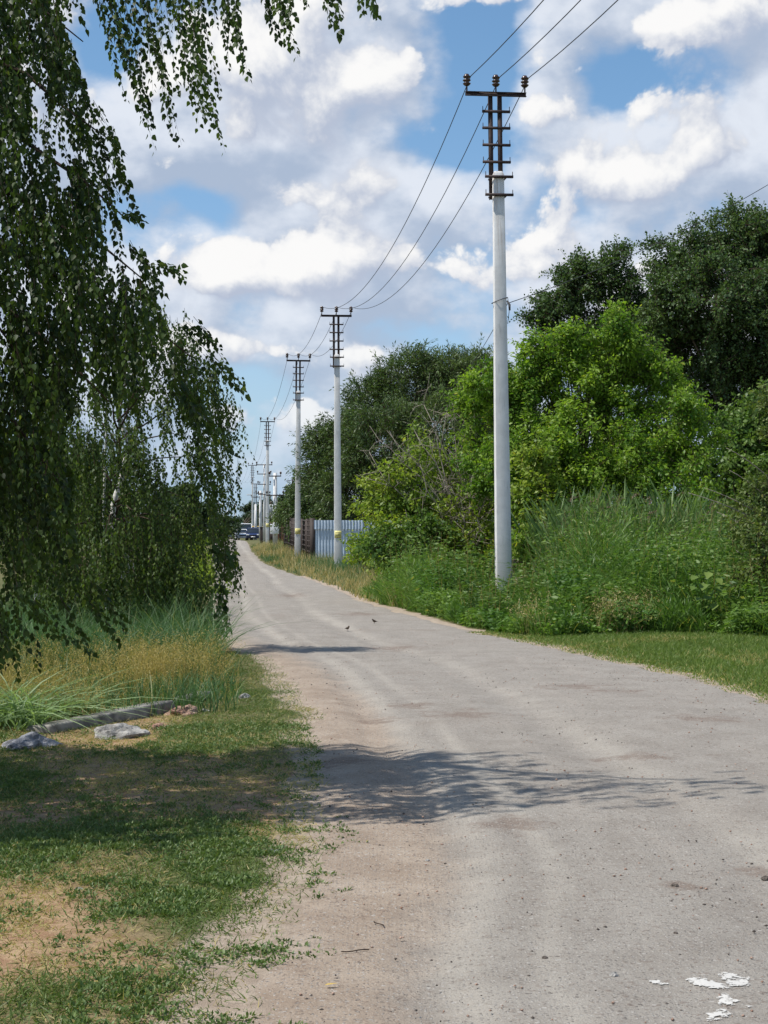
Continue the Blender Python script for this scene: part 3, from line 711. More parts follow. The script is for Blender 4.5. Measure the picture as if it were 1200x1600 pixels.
# pole-mounted transformer and the brick shed
bx, by = at(430, 0, 138).x, 138.0
sh = thing('brick_shed', (bx+.1, by+.6, float(base_h(by))), 'low red brick shed under the transformer', 'shed')
a = Acc(); a.box((0, 1.0, .8), (1.9, 1.8, 1.9)); a.build('wall', MAT['brick'], sh)
a = Acc(); a.box((0, 1.0, 1.80), (2.15, 2.05, .1)); a.build('roof', MAT['roofm'], sh)
a = Acc(); a.box((-.45, .085, .65), (.7, .03, 1.5)); a.build('door', MAT['lattice'], sh)
tf = thing('transformer', (bx-.05, by-.4, float(base_h(by))), 'pale grey electric transformer cabinet raised on two posts', 'transformer')
a = Acc(); a.box((0, 0, 2.95), (.98, .6, 1.0)); [a.box((-.42+.14*k, -.34, 2.95), (.05, .08, .9)) for k in range(7)]
a.build('cabinet', MAT['grey'], tf)
a = Acc(); a.box((0, 0, 2.42), (1.2, .8, .08)); a.build('platform', MAT['rust'], tf)
a = Acc(); a.tube([(-.1, -.15, 2.2), (-.1, -.15, 2.44)], [.2, .3], 10); a.build('drain_bowl', MAT['grey'], tf)
for s in (-1, 1):
    a = Acc(); a.tube([(s*.5, .1, -.2), (s*.5, .1, 2.4)], .08, 8); a.build('leg', MAT['lattice'], tf)
for k in (-.3, 0, .3):
    a = Acc(); a.lathe((k, 0, 3.45), [(.03, 0), (.07, .06), (.04, .12), (.07, .18), (.04, .25), (.02, .32)], 8); a.build('bushing', MAT['insul'], tf)

def car(name, label, x, y, rz, paint, L=4.3, W=1.72, Hh=1.5, van=False):
    t = thing(name, (x, y, float(base_h(y))), label, 'van' if van else 'car', None, rz)
    # side profile along local y (front = -y)
    bel = .92 if not van else 1.02
    prof = [(-L/2, .32), (-L/2-.03, .55), (-L/2+.06, .72), (-L/2+.95, bel), (L/2-.25, bel+.04), (L/2-.02, .8), (L/2, .4), (L/2-.1, .26), (-L/2+.1, .24)]
    def extr(pr, w0, w1=None):
        w1 = w0 if w1 is None else w1; n = len(pr); a = Acc()
        zs = [p[1] for p in pr]; z0, z1 = min(zs), max(zs)
        wv = [w0+(w1-w0)*((p[1]-z0)/(z1-z0+1e-6)) for p in pr]
        a.add([(-w/2, p[0], p[1]) for p, w in zip(pr, wv)]+[(w/2, p[0], p[1]) for p, w in zip(pr, wv)],
              [list(range(n)), list(range(2*n-1, n-1, -1))]+[[i, n+i, n+(i+1) % n, (i+1) % n] for i in range(n)])
        return a
    bevel(extr(prof, W*.97, W).build('body', paint, t), .06, 3)
    yb = L/2-.1 if van else L/2-.35
    gp = [(-L/2+.85, bel-.01), (-L/2+1.55, Hh-.06), (yb-.35, Hh-.05), (yb, bel-.01)]
    bevel(extr(gp, W*.93, W*.76).build('window', MAT['glass'], t), .03, 2)
    rp = [(-L/2+1.45, Hh-.07), (-L/2+1.75, Hh), (yb-.55, Hh), (yb-.25, Hh-.07)]
    bevel(extr(rp, W*.80, W*.74).build('roof', paint, t), .02, 2)
    for s in (-1, 1):
        for y0, y1 in ((-L/2+.85, -L/2+1.5), (yb, yb-.33), (.1, .1)):
            a = Acc(); a.tube([(s*W*.455, y0, bel), (s*W*.385, y1, Hh-.05)], .035, 5); a.build('pillar', paint, t)
    for sx in (-1, 1):
        for yy in (-L/2+.82, L/2-.85):
            M = Matrix.Rotation(R(90), 4, 'Y'); a = Acc()
            a.lathe((sx*(W/2-.09), yy, .32), [(.2, -.1), (.30, -.1), (.32, -.06), (.32, .06), (.30, .1), (.2, .1)], 18, M); w = a.build('wheel', MAT['tyre'], t, True)
            a = Acc(); a.lathe((sx*(W/2-.09), yy, .32), [(.05, -.105), (.2, -.103), (.2, .103), (.05, .105)], 14, M); a.build('rim', MAT['chrome'], w)
        a = Acc(); a.box((sx*W*.36, -L/2-.005, .68), (.36, .1, .15)); bevel(a.build('headlight', MAT['lamp'], t), .03)
        a = Acc(); a.box((sx*(W/2+.06), -L/2+1.2, bel+.05), (.16, .1, .12)); bevel(a.build('mirror', paint, t), .03)
    a = Acc(); a.box((0, -L/2-.03, .58), (.8, .05, .14)); a.build('grille', MAT['tyre'], t)
    a = Acc(); a.box((0, -L/2-.05, .42), (.52, .02, .11)); a.build('number_plate', MAT['white'], t)
    return t
car('parked_car', 'dark blue car parked in front of the white van by the roadside', at(396, 0, 186).x, 186, R(4), MAT['blue'], 4.3, 1.74, 1.52)
car('parked_van', 'tall white van parked on the road behind the dark blue car', at(383.5, 0, 200).x, 200, R(6), MAT['white'], 4.8, 1.9, 2.15, True)
car('parked_car', 'small white and blue car parked left of the dark blue car', at(377, 0, 193).x, 193, R(10), MAT['white'], 3.9, 1.6, 1.4)
car('parked_van', 'yellow van partly hidden behind the dark blue car', at(402, 0, 206).x, 206, R(0), MAT['yell'], 4.6, 1.75, 1.85, True)

# ================================================================== stones, slab, birds and litter
def rock(name, c, size, m, seed, label, cat='rock', rz=0, group=None, sub=4, rough=.40):
    import bmesh
    bm = bmesh.new(); bmesh.ops.create_icosphere(bm, subdivisions=sub, radius=1.0)
    for v in bm.verts:
        p = v.co*1.3+Vector((seed*7.3, seed*3.1, 0))
        k = 1 + rough*mnoise.noise(p) + rough*.55*mnoise.noise(p*2.7) + rough*.18*mnoise.noise(p*6) + rough*.05*mnoise.noise(p*14)
        q = v.co*k; v.co = Vector((q.x*size[0], q.y*size[1], max(q.z, -.35)*size[2]))
    me = bpy.data.meshes.new(name); bm.to_mesh(me); bm.free(); me.materials.append(m)
    o = bpy.data.objects.new(name, me); COL.objects.link(o); o.location = c; o.rotation_euler = (0, 0, rz)
    return tag(o, label, cat, group)
def gpt(px, py):                                # the flat foreground point seen at (px, py)
    D = EYE*FPX/(py-HOR); x = (px-600)*D/FPX; return x, D, gz(x, D)
sl = Acc(); p0 = Vector(gpt(62, 1150)); p1 = Vector(gpt(262, 1116)); dv = p1-p0
ang = math.atan2(dv.y, dv.x)
sl.box((0, 0, 0), (dv.length, .26, .13)); o = sl.build('concrete_slab', MAT['slabm']); bevel(o, .02, 2)
o.location = (p0+p1)/2+Vector((-.05, .14, .035)); o.rotation_euler = (R(-6), R(-1.5), ang); tag(o, 'long grey concrete slab lying along the edge of the tall grass', 'slab')
sl = Acc(); sl.box((0, 0, 0), (.5, .16, .07)); o = sl.build('concrete_slab', MAT['slabm']); bevel(o, .015, 2)
q = gpt(300, 1098); o.location = (q[0], q[1], q[2]+.06); o.rotation_euler = (0, R(-2), ang+.15); tag(o, 'short thin concrete piece beyond the reddish rubble', 'slab')
for (px, py, sz, m, sd, lb) in [(190, 1150, (.25, .16, .115), 'rockg', 1, 'pale rugged concrete lump leaning on the slab'),
                               (45, 1170, (.25, .17, .115), 'rockd', 2, 'dark grey rock in the shade at the near end of the slab'),
                               (285, 1117, (.21, .13, .085), 'rockr', 3, 'reddish broken rubble lump at the far end of the slab'),
                               (320, 1113, (.06, .05, .045), 'rockg', 4, 'small pale stone right of the reddish rubble'),
                               (248, 1138, (.11, .08, .055), 'rockr', 6, 'small fawn rubble piece between the pale lump and the reddish one'),
                               (381, 1091, (.085, .055, .05), 'rockg', 5, 'white stone alone in the short grass near the road')]:
    q = gpt(px, py); rock('rock', (q[0], q[1], q[2]-.005), sz, MAT[m], sd, lb, rz=ang)
for (px, py, s, m, lb) in [(1055, 1387, .014, 'stone', 'small black stone on the road right of centre'), (959, 1527, .014, 'rockg', 'small pale grey pebble at the front of the road'),
                          (851, 1499, .009, 'stone', 'little dark stone left of the pale pebble on the road'), (430, 1330, .022, 'rockd', 'grey stone in the grass at the left road edge'),
                          (1056, 1460, .008, 'stone', 'tiny dark pebble in front of the black stone'), (668, 1338, .010, 'rockg', 'whitish pebble on the sandy wheel track'),
                          (125, 1392, .026, 'rockg', 'flat pale stone on the dry brown patch'), (1196, 1372, .016, 'stone', 'dark stone at the right edge of the picture')]:
    q = gpt(px, py); rock('stone', (q[0], q[1], road_z(q[0], q[1])+s*.2), (s*1.3, s, s*.8), MAT[m], px*.01, lb, 'stone', sub=2)
# loose gravel: far too many to count
a = Acc(); n = 5200
gy_ = 4.6+RNG.random(n)**1.6*22; gx_ = xl(gy_)-.1+RNG.random(n)*(xr(gy_)-xl(gy_)+.1)
keep = (fbm(gx_*1.2, gy_*.8, 44)+.35*RNG.random(n) > .58) & (edge_in(gx_, gy_) > .02); gx_, gy_ = gx_[keep], gy_[keep]
s_ = .0022+.0065*RNG.random(len(gx_))**4
oct_ = np.array([(1, 0, 0), (0, 1, 0), (-1, 0, 0), (0, -1, 0), (0, 0, .8), (0, 0, -.6)]); of = np.array([[0, 1, 4], [1, 2, 4], [2, 3, 4], [3, 0, 4], [1, 0, 5], [2, 1, 5], [3, 2, 5], [0, 3, 5]])
V = np.stack([gx_, gy_, H(gx_, gy_)+.015], 1)[:, None]+oct_[None]*(s_[:, None, None]*(.6+.8*RNG.random((len(gx_), 6, 3))))
a.add(V.reshape(-1, 3), (np.arange(len(gx_))[:, None, None]*6+of[None]).reshape(-1, 3))
tag(a.build('gravel', MAT['rockr']), kind='stuff')
# darker crumbs of soil and asphalt lying in drifts
a = Acc(); n = 9000
gy_ = 4.6+RNG.random(n)**1.5*20; gx_ = xl(gy_)-.05+RNG.random(n)*(xr(gy_)-xl(gy_))
keep = (fbm(gx_*1.6+7, gy_*.9, 144)+.30*RNG.random(n) > .64) & (edge_in(gx_, gy_) > .03); gx_, gy_ = gx_[keep], gy_[keep]
s_ = .0022+.0072*RNG.random(len(gx_))**6
V = np.stack([gx_, gy_, H(gx_, gy_)+.012], 1)[:, None]+oct_[None]*(s_[:, None, None]*(.6+.8*RNG.random((len(gx_), 6, 3))))
a.add(V.reshape(-1, 3), (np.arange(len(gx_))[:, None, None]*6+of[None]).reshape(-1, 3))
tag(a.build('dark_gravel', MAT['stone']), kind='stuff')
# worn white paint on the road
a = Acc(); core_ = []
paint_shapes = [[(1068, 1535), (1090, 1531), (1112, 1538), (1150, 1545), (1140, 1555), (1105, 1552), (1085, 1547)],
                [(1118, 1526), (1140, 1522), (1168, 1530), (1170, 1521), (1178, 1545), (1150, 1549), (1130, 1540)],
                [(1118, 1562), (1135, 1556), (1158, 1570), (1150, 1580), (1130, 1578), (1146, 1592), (1128, 1604), (1100, 1606), (1102, 1590), (1125, 1583)],
                [(1005, 1538), (1030, 1535), (1048, 1542), (1032, 1546)], [(1160, 1580), (1178, 1577), (1182, 1582), (1165, 1586)]]
for S in paint_shapes:
    W_ = np.array([gpt(*p)[:2] for p in S]); st_ = .008
    gx = np.arange(W_[:, 0].min()-.02, W_[:, 0].max()+.02, st_); gy = np.arange(W_[:, 1].min()-.02, W_[:, 1].max()+.02, st_)
    GX, GY = np.meshgrid(gx, gy); ins = in_poly(GX+.012*(fbm(GX*60, GY*60, 5)-.5), GY+.03*(fbm(GX*60, GY*40, 6)-.5), [tuple(q) for q in W_])
    if ins.sum() < 4: continue
    dd = np.full(GX.shape, 9.0)
    for i in range(len(W_)):
        p1, p2 = W_[i], W_[(i+1) % len(W_)]; d_ = p2-p1; tt = np.clip(((GX-p1[0])*d_[0]+(GY-p1[1])*d_[1])/(d_@d_), 0, 1)
        dd = np.minimum(dd, np.hypot(GX-p1[0]-tt*d_[0], GY-p1[1]-tt*d_[1]))
    cell = ins[:-1, :-1] & ins[1:, :-1] & ins[:-1, 1:] & ins[1:, 1:]
    idx = np.arange(GX.size).reshape(GX.shape); I, J = np.nonzero(cell)
    F = np.stack([idx[I, J], idx[I, J+1], idx[I+1, J+1], idx[I+1, J]], 1); used = np.unique(F); mp_ = np.zeros(GX.size, int); mp_[used] = np.arange(len(used))
    ux, uy = GX.ravel()[used], GY.ravel()[used]
    a.add(np.array([(x, y, road_z(x, y)+.004) for x, y in zip(ux, uy)]), mp_[F]); core_ += list(np.clip(dd.ravel()[used]/.028, 0, 1))
pm = a.build('paint_mark', MAT['paint']); point_attr(pm, 'core', core_)
tag(pm, 'worn patchy white paint mark on the road surface', 'paint mark')

def bird(px, py, rz, label):
    D = EYE*FPX/(py-HOR); x = (px-600)*D/FPX; t = thing('bird', (x, D, road_z(x, D)), label, 'bird', 'birds on the road', rz)
    a = Acc()                                   # body, breast, neck and head as one surface of rings from tail root to crown
    t.scale = (.68, .68, .68)
    sp = [(-.062, .058, .006), (-.045, .062, .016), (-.02, .066, .027), (.008, .072, .032), (.030, .086, .028), (.042, .102, .020), (.048, .112, .021), (.056, .122, .019), (.062, .131, .010), (.064, .135, .003)]
    a.tube([(0, -p[0], p[1]) for p in sp], [p[2] for p in sp], 12); a.build('body', MAT['bird'], t, True)
    a = Acc(); a.add([(-.010, .055, .062), (.010, .055, .062), (.013, .125, .050), (-.013, .125, .050), (-.010, .055, .058), (.010, .055, .058), (.013, .125, .047), (-.013, .125, .047)],
                     [[0, 1, 2, 3], [7, 6, 5, 4], [0, 4, 5, 1], [1, 5, 6, 2], [2, 6, 7, 3], [3, 7, 4, 0]]); a.build('tail', MAT['bird'], t)
    for s in (-1, 1):
        a = Acc(); a.tube([(s*.026, -.03, .084), (s*.031, .0, .076), (s*.024, .05, .066), (s*.012, .085, .060)], [.006, .014, .010, .002], 8); a.build('wing', MAT['twig'], t, True)
        a = Acc(); a.tube([(s*.012, -.008, .05), (s*.012, .002, .022), (s*.012, -.004, .002)], .0025, 5)
        for q in (-.008, 0, .008): a.tube([(s*.012, -.004, .002), (s*.012+q, -.020, .001)], .0018, 4)
        a.build('leg', MAT['twig'], t)
    a = Acc(); a.tube([(0, -.060, .121), (0, -.078, .117)], [.006, .001], 6); a.build('beak', MAT['twig'], t)
bird(543, 986, R(40), 'small brown bird standing on the road, nearer of the two')
bird(585, 976, R(-60), 'small brown bird crouching on the road, farther of the two')
for (px, py, ln, rz, lb) in [(555, 1483, .11, .1, 'short brown twig lying on the sandy road edge'), (592, 1438, .09, 1.9, 'thin bent twig on the sand above the short brown twig')]:
    q = gpt(px, py); a = Acc(); s = np.linspace(-.5, .5, 6)
    a.tube(np.stack([s*ln, .12*ln*np.sin(s*5), .004+0*s], 1), .0025, 5); o = a.build('twig', MAT['twig']); o.location = (q[0], q[1], road_z(q[0], q[1])+.004); o.rotation_euler = (0, 0, rz); tag(o, lb, 'twig')
a = Acc(); leaves(a, np.array([[0, 0, .01]]), np.array([[1, .2, .1]]), np.array([[0, 0, 1.]]), .05, .018, np.array([.5]), 'ovate'); o = a.build('fallen_leaf', MAT['ochre'], tint=True)
q = gpt(507, 1543); o.location = (q[0], q[1], q[2]+.012); tag(o, 'yellow fallen leaf on the sandy road edge', 'leaf')

# ================================================================== trees
def tree(name, label, cat, base, blobs, leafm, nshoot, nl, ll, lw, barkm='bark', r0=.16, tops=None, group=None, upb=.35, rand=.55, sl=.7, bend=.35, spread=.8,
         droop=.35, fwd=.5, lo=.5, shape='diamond', seed=0, tr=.006, limbf=.85, dead=0, outw=1.0, trunks=1, lean=.25, tintk=True, clump=6, csz=.30):
    bz = gz(base[0], base[1]); base = np.array([base[0], base[1], bz-.1])
    t = thing(name, tuple(base+np.array([0, 0, .1])), label, cat, group); inv = base+np.array([0, 0, .1])
    C, rr = blobs_px(blobs)
    w = Acc()
    top = C[np.argmax(C[:, 2])]
    for k in range(trunks):
        q = C[RNG.integers(len(C))] if k else top
        bb = base + (np.array([RNG.normal()*.35, RNG.normal()*.35, 0]) if k else 0)
        tp = np.array([bb[0]*.35+q[0]*.65, bb[1]*.35+q[1]*.65, q[2]*.92+.08*bb[2]])
        trunk(w, bb-inv, tp-inv, r0*(1 if k == 0 else .7), r0*.22, seed+k)
    fork = base + (top-base)*np.array([.2, .2, .28])
    limbs(w, fork-inv, C-inv, r0*.5, seed+9, lean, limbf)
    w.build('trunk', MAT[barkm], t, True)
    if clump:
        nc = nshoot//clump; pc, dc, kc = crown_points(C, rr, nc, lo)
        idx = np.repeat(np.arange(nc), clump); k = kc[idx]; dr = unit(dc[idx]+.55*rnd_unit(len(idx)))
        p = pc[idx] + rnd_unit(len(idx))*(csz*RNG.random(len(idx))**.5)[:, None]*np.array([1, 1, .8]); nshoot = len(idx)
    else: p, dr, k = crown_points(C, rr, nshoot, lo)
    d = unit(dr*outw + rnd_unit(nshoot)*rand + np.array([0, 0, upb]))
    p = p - d*sl*.5
    keep = p[:, 2] > bz+.1
    p, d, k = p[keep], d[keep], k[keep]
    n = len(p)
    ct = np.clip(.5+.25*np.sin(k*2.4)[:]*1 + .3*RNG.normal(size=n), 0, 1) if tintk else RNG.random(n)
    a = Acc(); tw_ = Acc()
    shoots(a, p-inv, d, sl*(.6+.8*RNG.random(n)), nl, ll, lw, bend*(.5+RNG.random(n)), spread, droop, fwd, shape, ct, tw_, tr)
    cr = a.build('crown', MAT[leafm], t, tint=True)
    tw_.build('twigs', MAT['twig'], cr)
    return t, inv

# --- tall dark trees behind everything on the right
g1 = 'tall dark trees on the right'
tree('dark_tree', 'tallest broad dark green tree at the right edge behind the bright maple', 'tree', (13.6, 60),
     [(1080, 400, 60, 62), (1150, 378, 60, 60), (1215, 390, 60, 70), (1050, 455, 59, 48), (1120, 455, 58, 75), (1195, 490, 58, 80), (1075, 525, 60, 58), (1150, 555, 59, 60), (1220, 590, 59, 70), (1045, 520, 60, 36), (1120, 625, 60, 46), (1190, 650, 59, 52), (1065, 600, 61, 36), (1260, 480, 60, 80)],
     'oak', 7600, 18, .12, .078, r0=.26, clump=9, csz=.42, group=g1, upb=.25, rand=.7, sl=.85, bend=.2, spread=.9, droop=.15, fwd=.5, lo=.25, seed=3, tr=.012)
tree('dark_tree', 'open crowned dark tree with gaps of sky, left of the tallest dark tree', 'tree', (8.9, 62),
     [(960, 405, 62, 32), (928, 438, 62, 34), (985, 455, 62, 42), (890, 452, 62, 30), (862, 480, 62, 26), (905, 505, 62, 40), (960, 510, 62, 46), (838, 492, 62, 12), (875, 428, 62, 14), (1005, 500, 62, 35), (845, 500, 62, 18), (880, 550, 62, 46), (940, 570, 62, 50), (1010, 555, 62, 40), (905, 420, 62, 22)],
     'oak', 2900, 17, .12, .078, r0=.22, clump=9, csz=.40, group=g1, upb=.15, rand=.8, sl=.8, bend=.15, spread=.9, droop=.1, fwd=.5, lo=.25, seed=5, tr=.012)
tree('leafy_tree', 'mid green leafy tree at the right edge below the tallest dark tree', 'tree', (11.2, 46),
     [(1165, 690, 46, 55), (1200, 650, 46, 50), (1130, 740, 46, 45), (1190, 760, 45, 65), (1240, 700, 46, 60), (1150, 810, 45, 50), (1090, 800, 47, 40), (1220, 830, 45, 60)],
     'mid', 2300, 15, .13, .08, r0=.14, upb=.3, rand=.7, sl=.7, bend=.25, spread=.9, droop=.3, lo=.45, seed=7)
# --- big rounded willow behind the metal fence
tree('willow_tree', 'big rounded grey green willow behind the metal fence', 'tree', (3.2, 84),
     [(640, 597, 84, 58), (700, 590, 84, 52), (588, 625, 84, 50), (745, 590, 86, 52), (540, 680, 82, 45), (600, 690, 80, 70), (690, 680, 80, 80), (512, 735, 82, 42), (560, 765, 80, 62), (640, 780, 80, 75), (720, 770, 82, 70), (780, 640, 86, 60), (800, 740, 86, 70), (505, 690, 83, 30)],
     'willow', 13500, 16, .20, .055, r0=.32, clump=4, csz=.40, upb=.75, rand=.45, sl=1.3, bend=.45, spread=.55, droop=.2, fwd=.9, lo=.62, seed=11, tr=.012, outw=.8)
tree('dark_tree', 'lower dark tree behind the lattice fence, left of the big willow', 'tree', (-4.6, 98),
     [(487, 765, 98, 30), (465, 790, 99, 26), (500, 795, 97, 32), (450, 800, 104, 18), (480, 815, 98, 28), (520, 800, 96, 34)],
     'willow', 2400, 15, .2, .08, r0=.2, upb=.4, rand=.6, sl=.9, lo=.5, seed=13, tr=.012)
# --- bright ash-leaved maple behind the nearest pole
mp = [(962, 530, 39, 36), (985, 560, 39, 34), (880, 555, 39, 40), (835, 575, 39, 40), (785, 600, 39, 40), (1020, 580, 39, 36), (920, 600, 39, 60), (840, 640, 39, 65), (980, 640, 39, 62), (770, 670, 40, 45), (1055, 650, 38, 40), (900, 690, 38, 70), (820, 720, 38, 58), (980, 720, 38, 66),
      (1085, 690, 38, 34), (1050, 735, 37.5, 45), (930, 770, 37.5, 58), (870, 790, 37.5, 45), (1010, 790, 37, 50), (1080, 770, 37.5, 40), (760, 740, 39, 40), (745, 620, 40, 30)]
for (sx_, sy_, r_) in [(826, 535, 14), (832, 560, 18), (882, 515, 13), (886, 540, 18), (930, 525, 14), (958, 482, 11), (962, 502, 15), (1000, 520, 14), (1038, 560, 14), (772, 560, 14), (740, 585, 14), (1088, 640, 14), (1110, 668, 14), (1064, 610, 14), (905, 530, 13), (855, 540, 14)]:
    mp.append((sx_, sy_, 38.6, r_))
mp = [(a, b, D, r*(.92 if r > 25 else 1.0)) for a, b, D, r in mp]
tree('maple_tree', 'bright light green maple behind the nearest utility pole', 'tree', (4.9, 40), mp, 'maple', 4700, 22, .10, .046, r0=.13, clump=8, csz=.24, upb=.8, rand=.45, sl=.7, bend=.18,
     spread=.85, droop=.45, fwd=.35, lo=.68, seed=17, trunks=4, tr=.007)
# --- half dead scrubby shrub left of the nearest pole
sb = [(625, 735, 40, 36), (590, 775, 40, 30), (640, 790, 40, 42), (600, 830, 39.5, 38), (660, 845, 39.5, 40), (700, 720, 41, 42), (690, 790, 40, 42), (740, 780, 40.5, 36), (720, 850, 39.5, 42), (620, 880, 39, 34), (650, 690, 41, 24), (760, 835, 40, 34)]
st, inv = tree('half_dead_shrub', 'half dead shrub of bare pale branches and yellow green leaves left of the nearest pole', 'shrub', (2.3, 40.4), sb, 'ymaple', 1250, 15, .115, .052, 'dead', .06, upb=.4, rand=.6,
     sl=.6, bend=.2, spread=.85, droop=.4, fwd=.35, lo=.3, seed=19, trunks=5, lean=.4)
a = Acc(); rg = np.random.default_rng(4)
for (x, y, D) in [(668, 632, 40), (640, 665, 40), (612, 700, 39.5), (575, 705, 39.5), (700, 650, 40.5), (722, 668, 40.5), (690, 700, 40), (750, 700, 40), (770, 740, 39.5), (655, 720, 39.4), (618, 760, 39.3), (735, 745, 39.6), (790, 780, 39.6), (705, 760, 39.4), (640, 820, 39), (600, 860, 38.8), (745, 830, 39), (680, 670, 40), (715, 800, 39)]:
    e_ = np.array(at(x, y, D)); b_ = np.array([2.1+rg.normal()*.35, 40+rg.normal()*.3, .2]); s = np.linspace(0, 1, 9)[:, None]
    mid = b_+(e_-b_)*np.array([.35, .5, .55])+rg.normal(size=3)*.18
    p = b_*(1-s)**2+2*mid*s*(1-s)+e_*s**2 + rg.normal(size=(9, 3))*.05; a.tube(p-inv, .034*np.linspace(1, .22, 9), 6)
    for j in range(16):
        i = rg.integers(3, 9); d_ = (p[min(i, 8)]-p[i-1]); d_ /= np.linalg.norm(d_); d_ = d_*.6+rg.normal(size=3)*.6; L_ = .25+.55*rg.random()
        q_ = p[i]+d_*L_*.5+rg.normal(size=3)*.04; a.tube([p[i]-inv, q_-inv, p[i]+d_*L_+rg.normal(size=3)*.06-inv], [.009, .006, .003], 4)
        for m_ in range(2):
            r_ = q_+rg.normal(size=3)*.22; a.tube([q_-inv, (q_+r_)/2+rg.normal(size=3)*.02-inv, r_-inv], [.005, .004, .002], 3)
a.build('dead_branches', MAT['dead'], st)
tree('green_shrub', 'leafy dark green shrub at the foot of the half dead shrub', 'shrub', (1.4, 38.6), [(640, 865, 38.6, 34), (690, 880, 38.4, 32), (600, 850, 38.8, 28), (735, 890, 38.2, 28), (660, 830, 39, 28)],
     'mid', 900, 15, .105, .06, r0=.04, upb=.5, rand=.7, sl=.5, lo=.35, seed=23, trunks=3)
yb_ = [(838, 715, 36.5, 26), (850, 760, 36.3, 26), (822, 780, 36.5, 26), (862, 815, 36, 24), (838, 845, 36, 28), (820, 830, 36.3, 24), (868, 850, 35.8, 18)]
tree('yellowish_shrub', 'yellow green leafy shrub just right of the nearest pole', 'shrub', (3.6, 36.6), yb_, 'ymaple', 560, 15, .115, .055, 'dead', .035, upb=.45, rand=.6, sl=.5, bend=.2, droop=.45, fwd=.35, lo=.4, seed=29, trunks=3)
tree('yellowish_shrub', 'small yellow green sapling in front of the metal fence, right of the second pole', 'shrub', (-.9, 56), [(572, 845, 56, 20), (560, 860, 55.5, 16), (590, 870, 55, 20)],
     'ymaple', 300, 12, .12, .06, r0=.03, upb=.5, rand=.6, sl=.5, lo=.4, seed=31, trunks=2)
# --- olive thorny shrub at the right edge, nearer
rb = [(1195, 770, 26, 34), (1175, 830, 25.6, 34), (1215, 850, 25.2, 44), (1190, 905, 25, 40), (1220, 690, 26, 40), (1205, 950, 25, 36), (1150, 790, 26.2, 22), (1240, 780, 26, 50), (1215, 620, 26.5, 34), (1230, 920, 25, 50)]
rt_, inv = tree('olive_shrub', 'olive green shrub with brown twigs at the right edge beside the weeds', 'shrub', (6.75, 26.2), rb, 'olive', 1050, 14, .07, .042, 'bark', .05, upb=.25, rand=.8, sl=.5, bend=.4, spread=.9, droop=.3, lo=.3, seed=37, trunks=4, tr=.004)
a = Acc()
for (x, y) in [(1100, 762), (1075, 770), (1140, 735), (1120, 800), (1150, 860), (1135, 700)]:
    e_ = np.array(at(x, y, 25.8)); b_ = np.array(at(1215, y+60, 26)); m_ = (e_+b_)/2+np.array([0, 0, .12]); s = np.linspace(0, 1, 7)[:, None]
    p = b_*(1-s)**2+2*m_*s*(1-s)+e_*s**2; a.tube(p-inv, np.linspace(.014, .004, 7), 5)
a.build('dead_branches', MAT['dead'], rt_)
# understorey behind the weeds so that no bare field shows between the trunks
tree('dark_bush', 'mid green bushes filling the shade under and behind the bright maple', 'bush', (6.3, 43), [(900, 830, 43, 45), (960, 840, 43, 45), (1030, 850, 43, 45), (1090, 850, 43, 45), (840, 850, 43, 40), (1150, 860, 43, 40), (1000, 790, 44, 40), (880, 780, 44, 40), (1040, 700, 47, 45), (1090, 720, 47, 45), (1060, 640, 48, 36), (1000, 720, 47, 40), (770, 850, 46, 45), (720, 865, 47, 45), (800, 800, 46, 40), (690, 850, 48, 36)],
     'mid', 2600, 14, .13, .08, r0=.05, lo=.3, seed=41, trunks=3)

# --- hedges and trees far down the street
far = [('far_tree', 'dark green hedge like trees left of the far road', (-19, 175), [(318, 812, 175, 22), (340, 820, 180, 20), (362, 818, 190, 15), (300, 805, 165, 22), (330, 826, 170, 16)], 1500),
       ('far_tree', 'far green trees behind the pair of concrete poles', (-26, 260), [(395, 800, 260, 20), (410, 805, 255, 22), (428, 800, 250, 24), (384, 815, 265, 12), (445, 795, 240, 26), (455, 770, 240, 18), (415, 785, 250, 12)], 1600),
       ('far_tree', 'bushy green tree by the left road edge behind the birches', (-12.8, 92), [(296, 800, 92, 22), (280, 780, 92, 26), (305, 825, 90, 18), (262, 810, 90, 30)], 1100),
       ('far_tree', 'green trees filling the gap behind the left birches', (-20, 85), [(60, 800, 85, 60), (150, 790, 88, 55), (220, 800, 88, 45), (-30, 780, 85, 70), (100, 740, 88, 40), (10, 730, 85, 45)], 2400)]
for nm, lb, b, bl, ns in far:
    tree(nm, lb, 'tree', b, bl, 'far', ns, 14, .26, .17, r0=.15, upb=.3, rand=.7, sl=1.0, lo=.45, seed=int(abs(b[0])*3), tr=.015)
tree('green_bush', 'yellow green bush at the left road edge below the birches', 'bush', (-6.3, 43), [(305, 875, 43, 24), (318, 905, 42, 24), (292, 920, 41, 28), (300, 850, 44, 18), (270, 890, 43, 30), (330, 925, 40, 16)],
     'ymaple', 520, 14, .085, .05, r0=.03, upb=.5, rand=.7, sl=.5, lo=.35, seed=43, trunks=3)

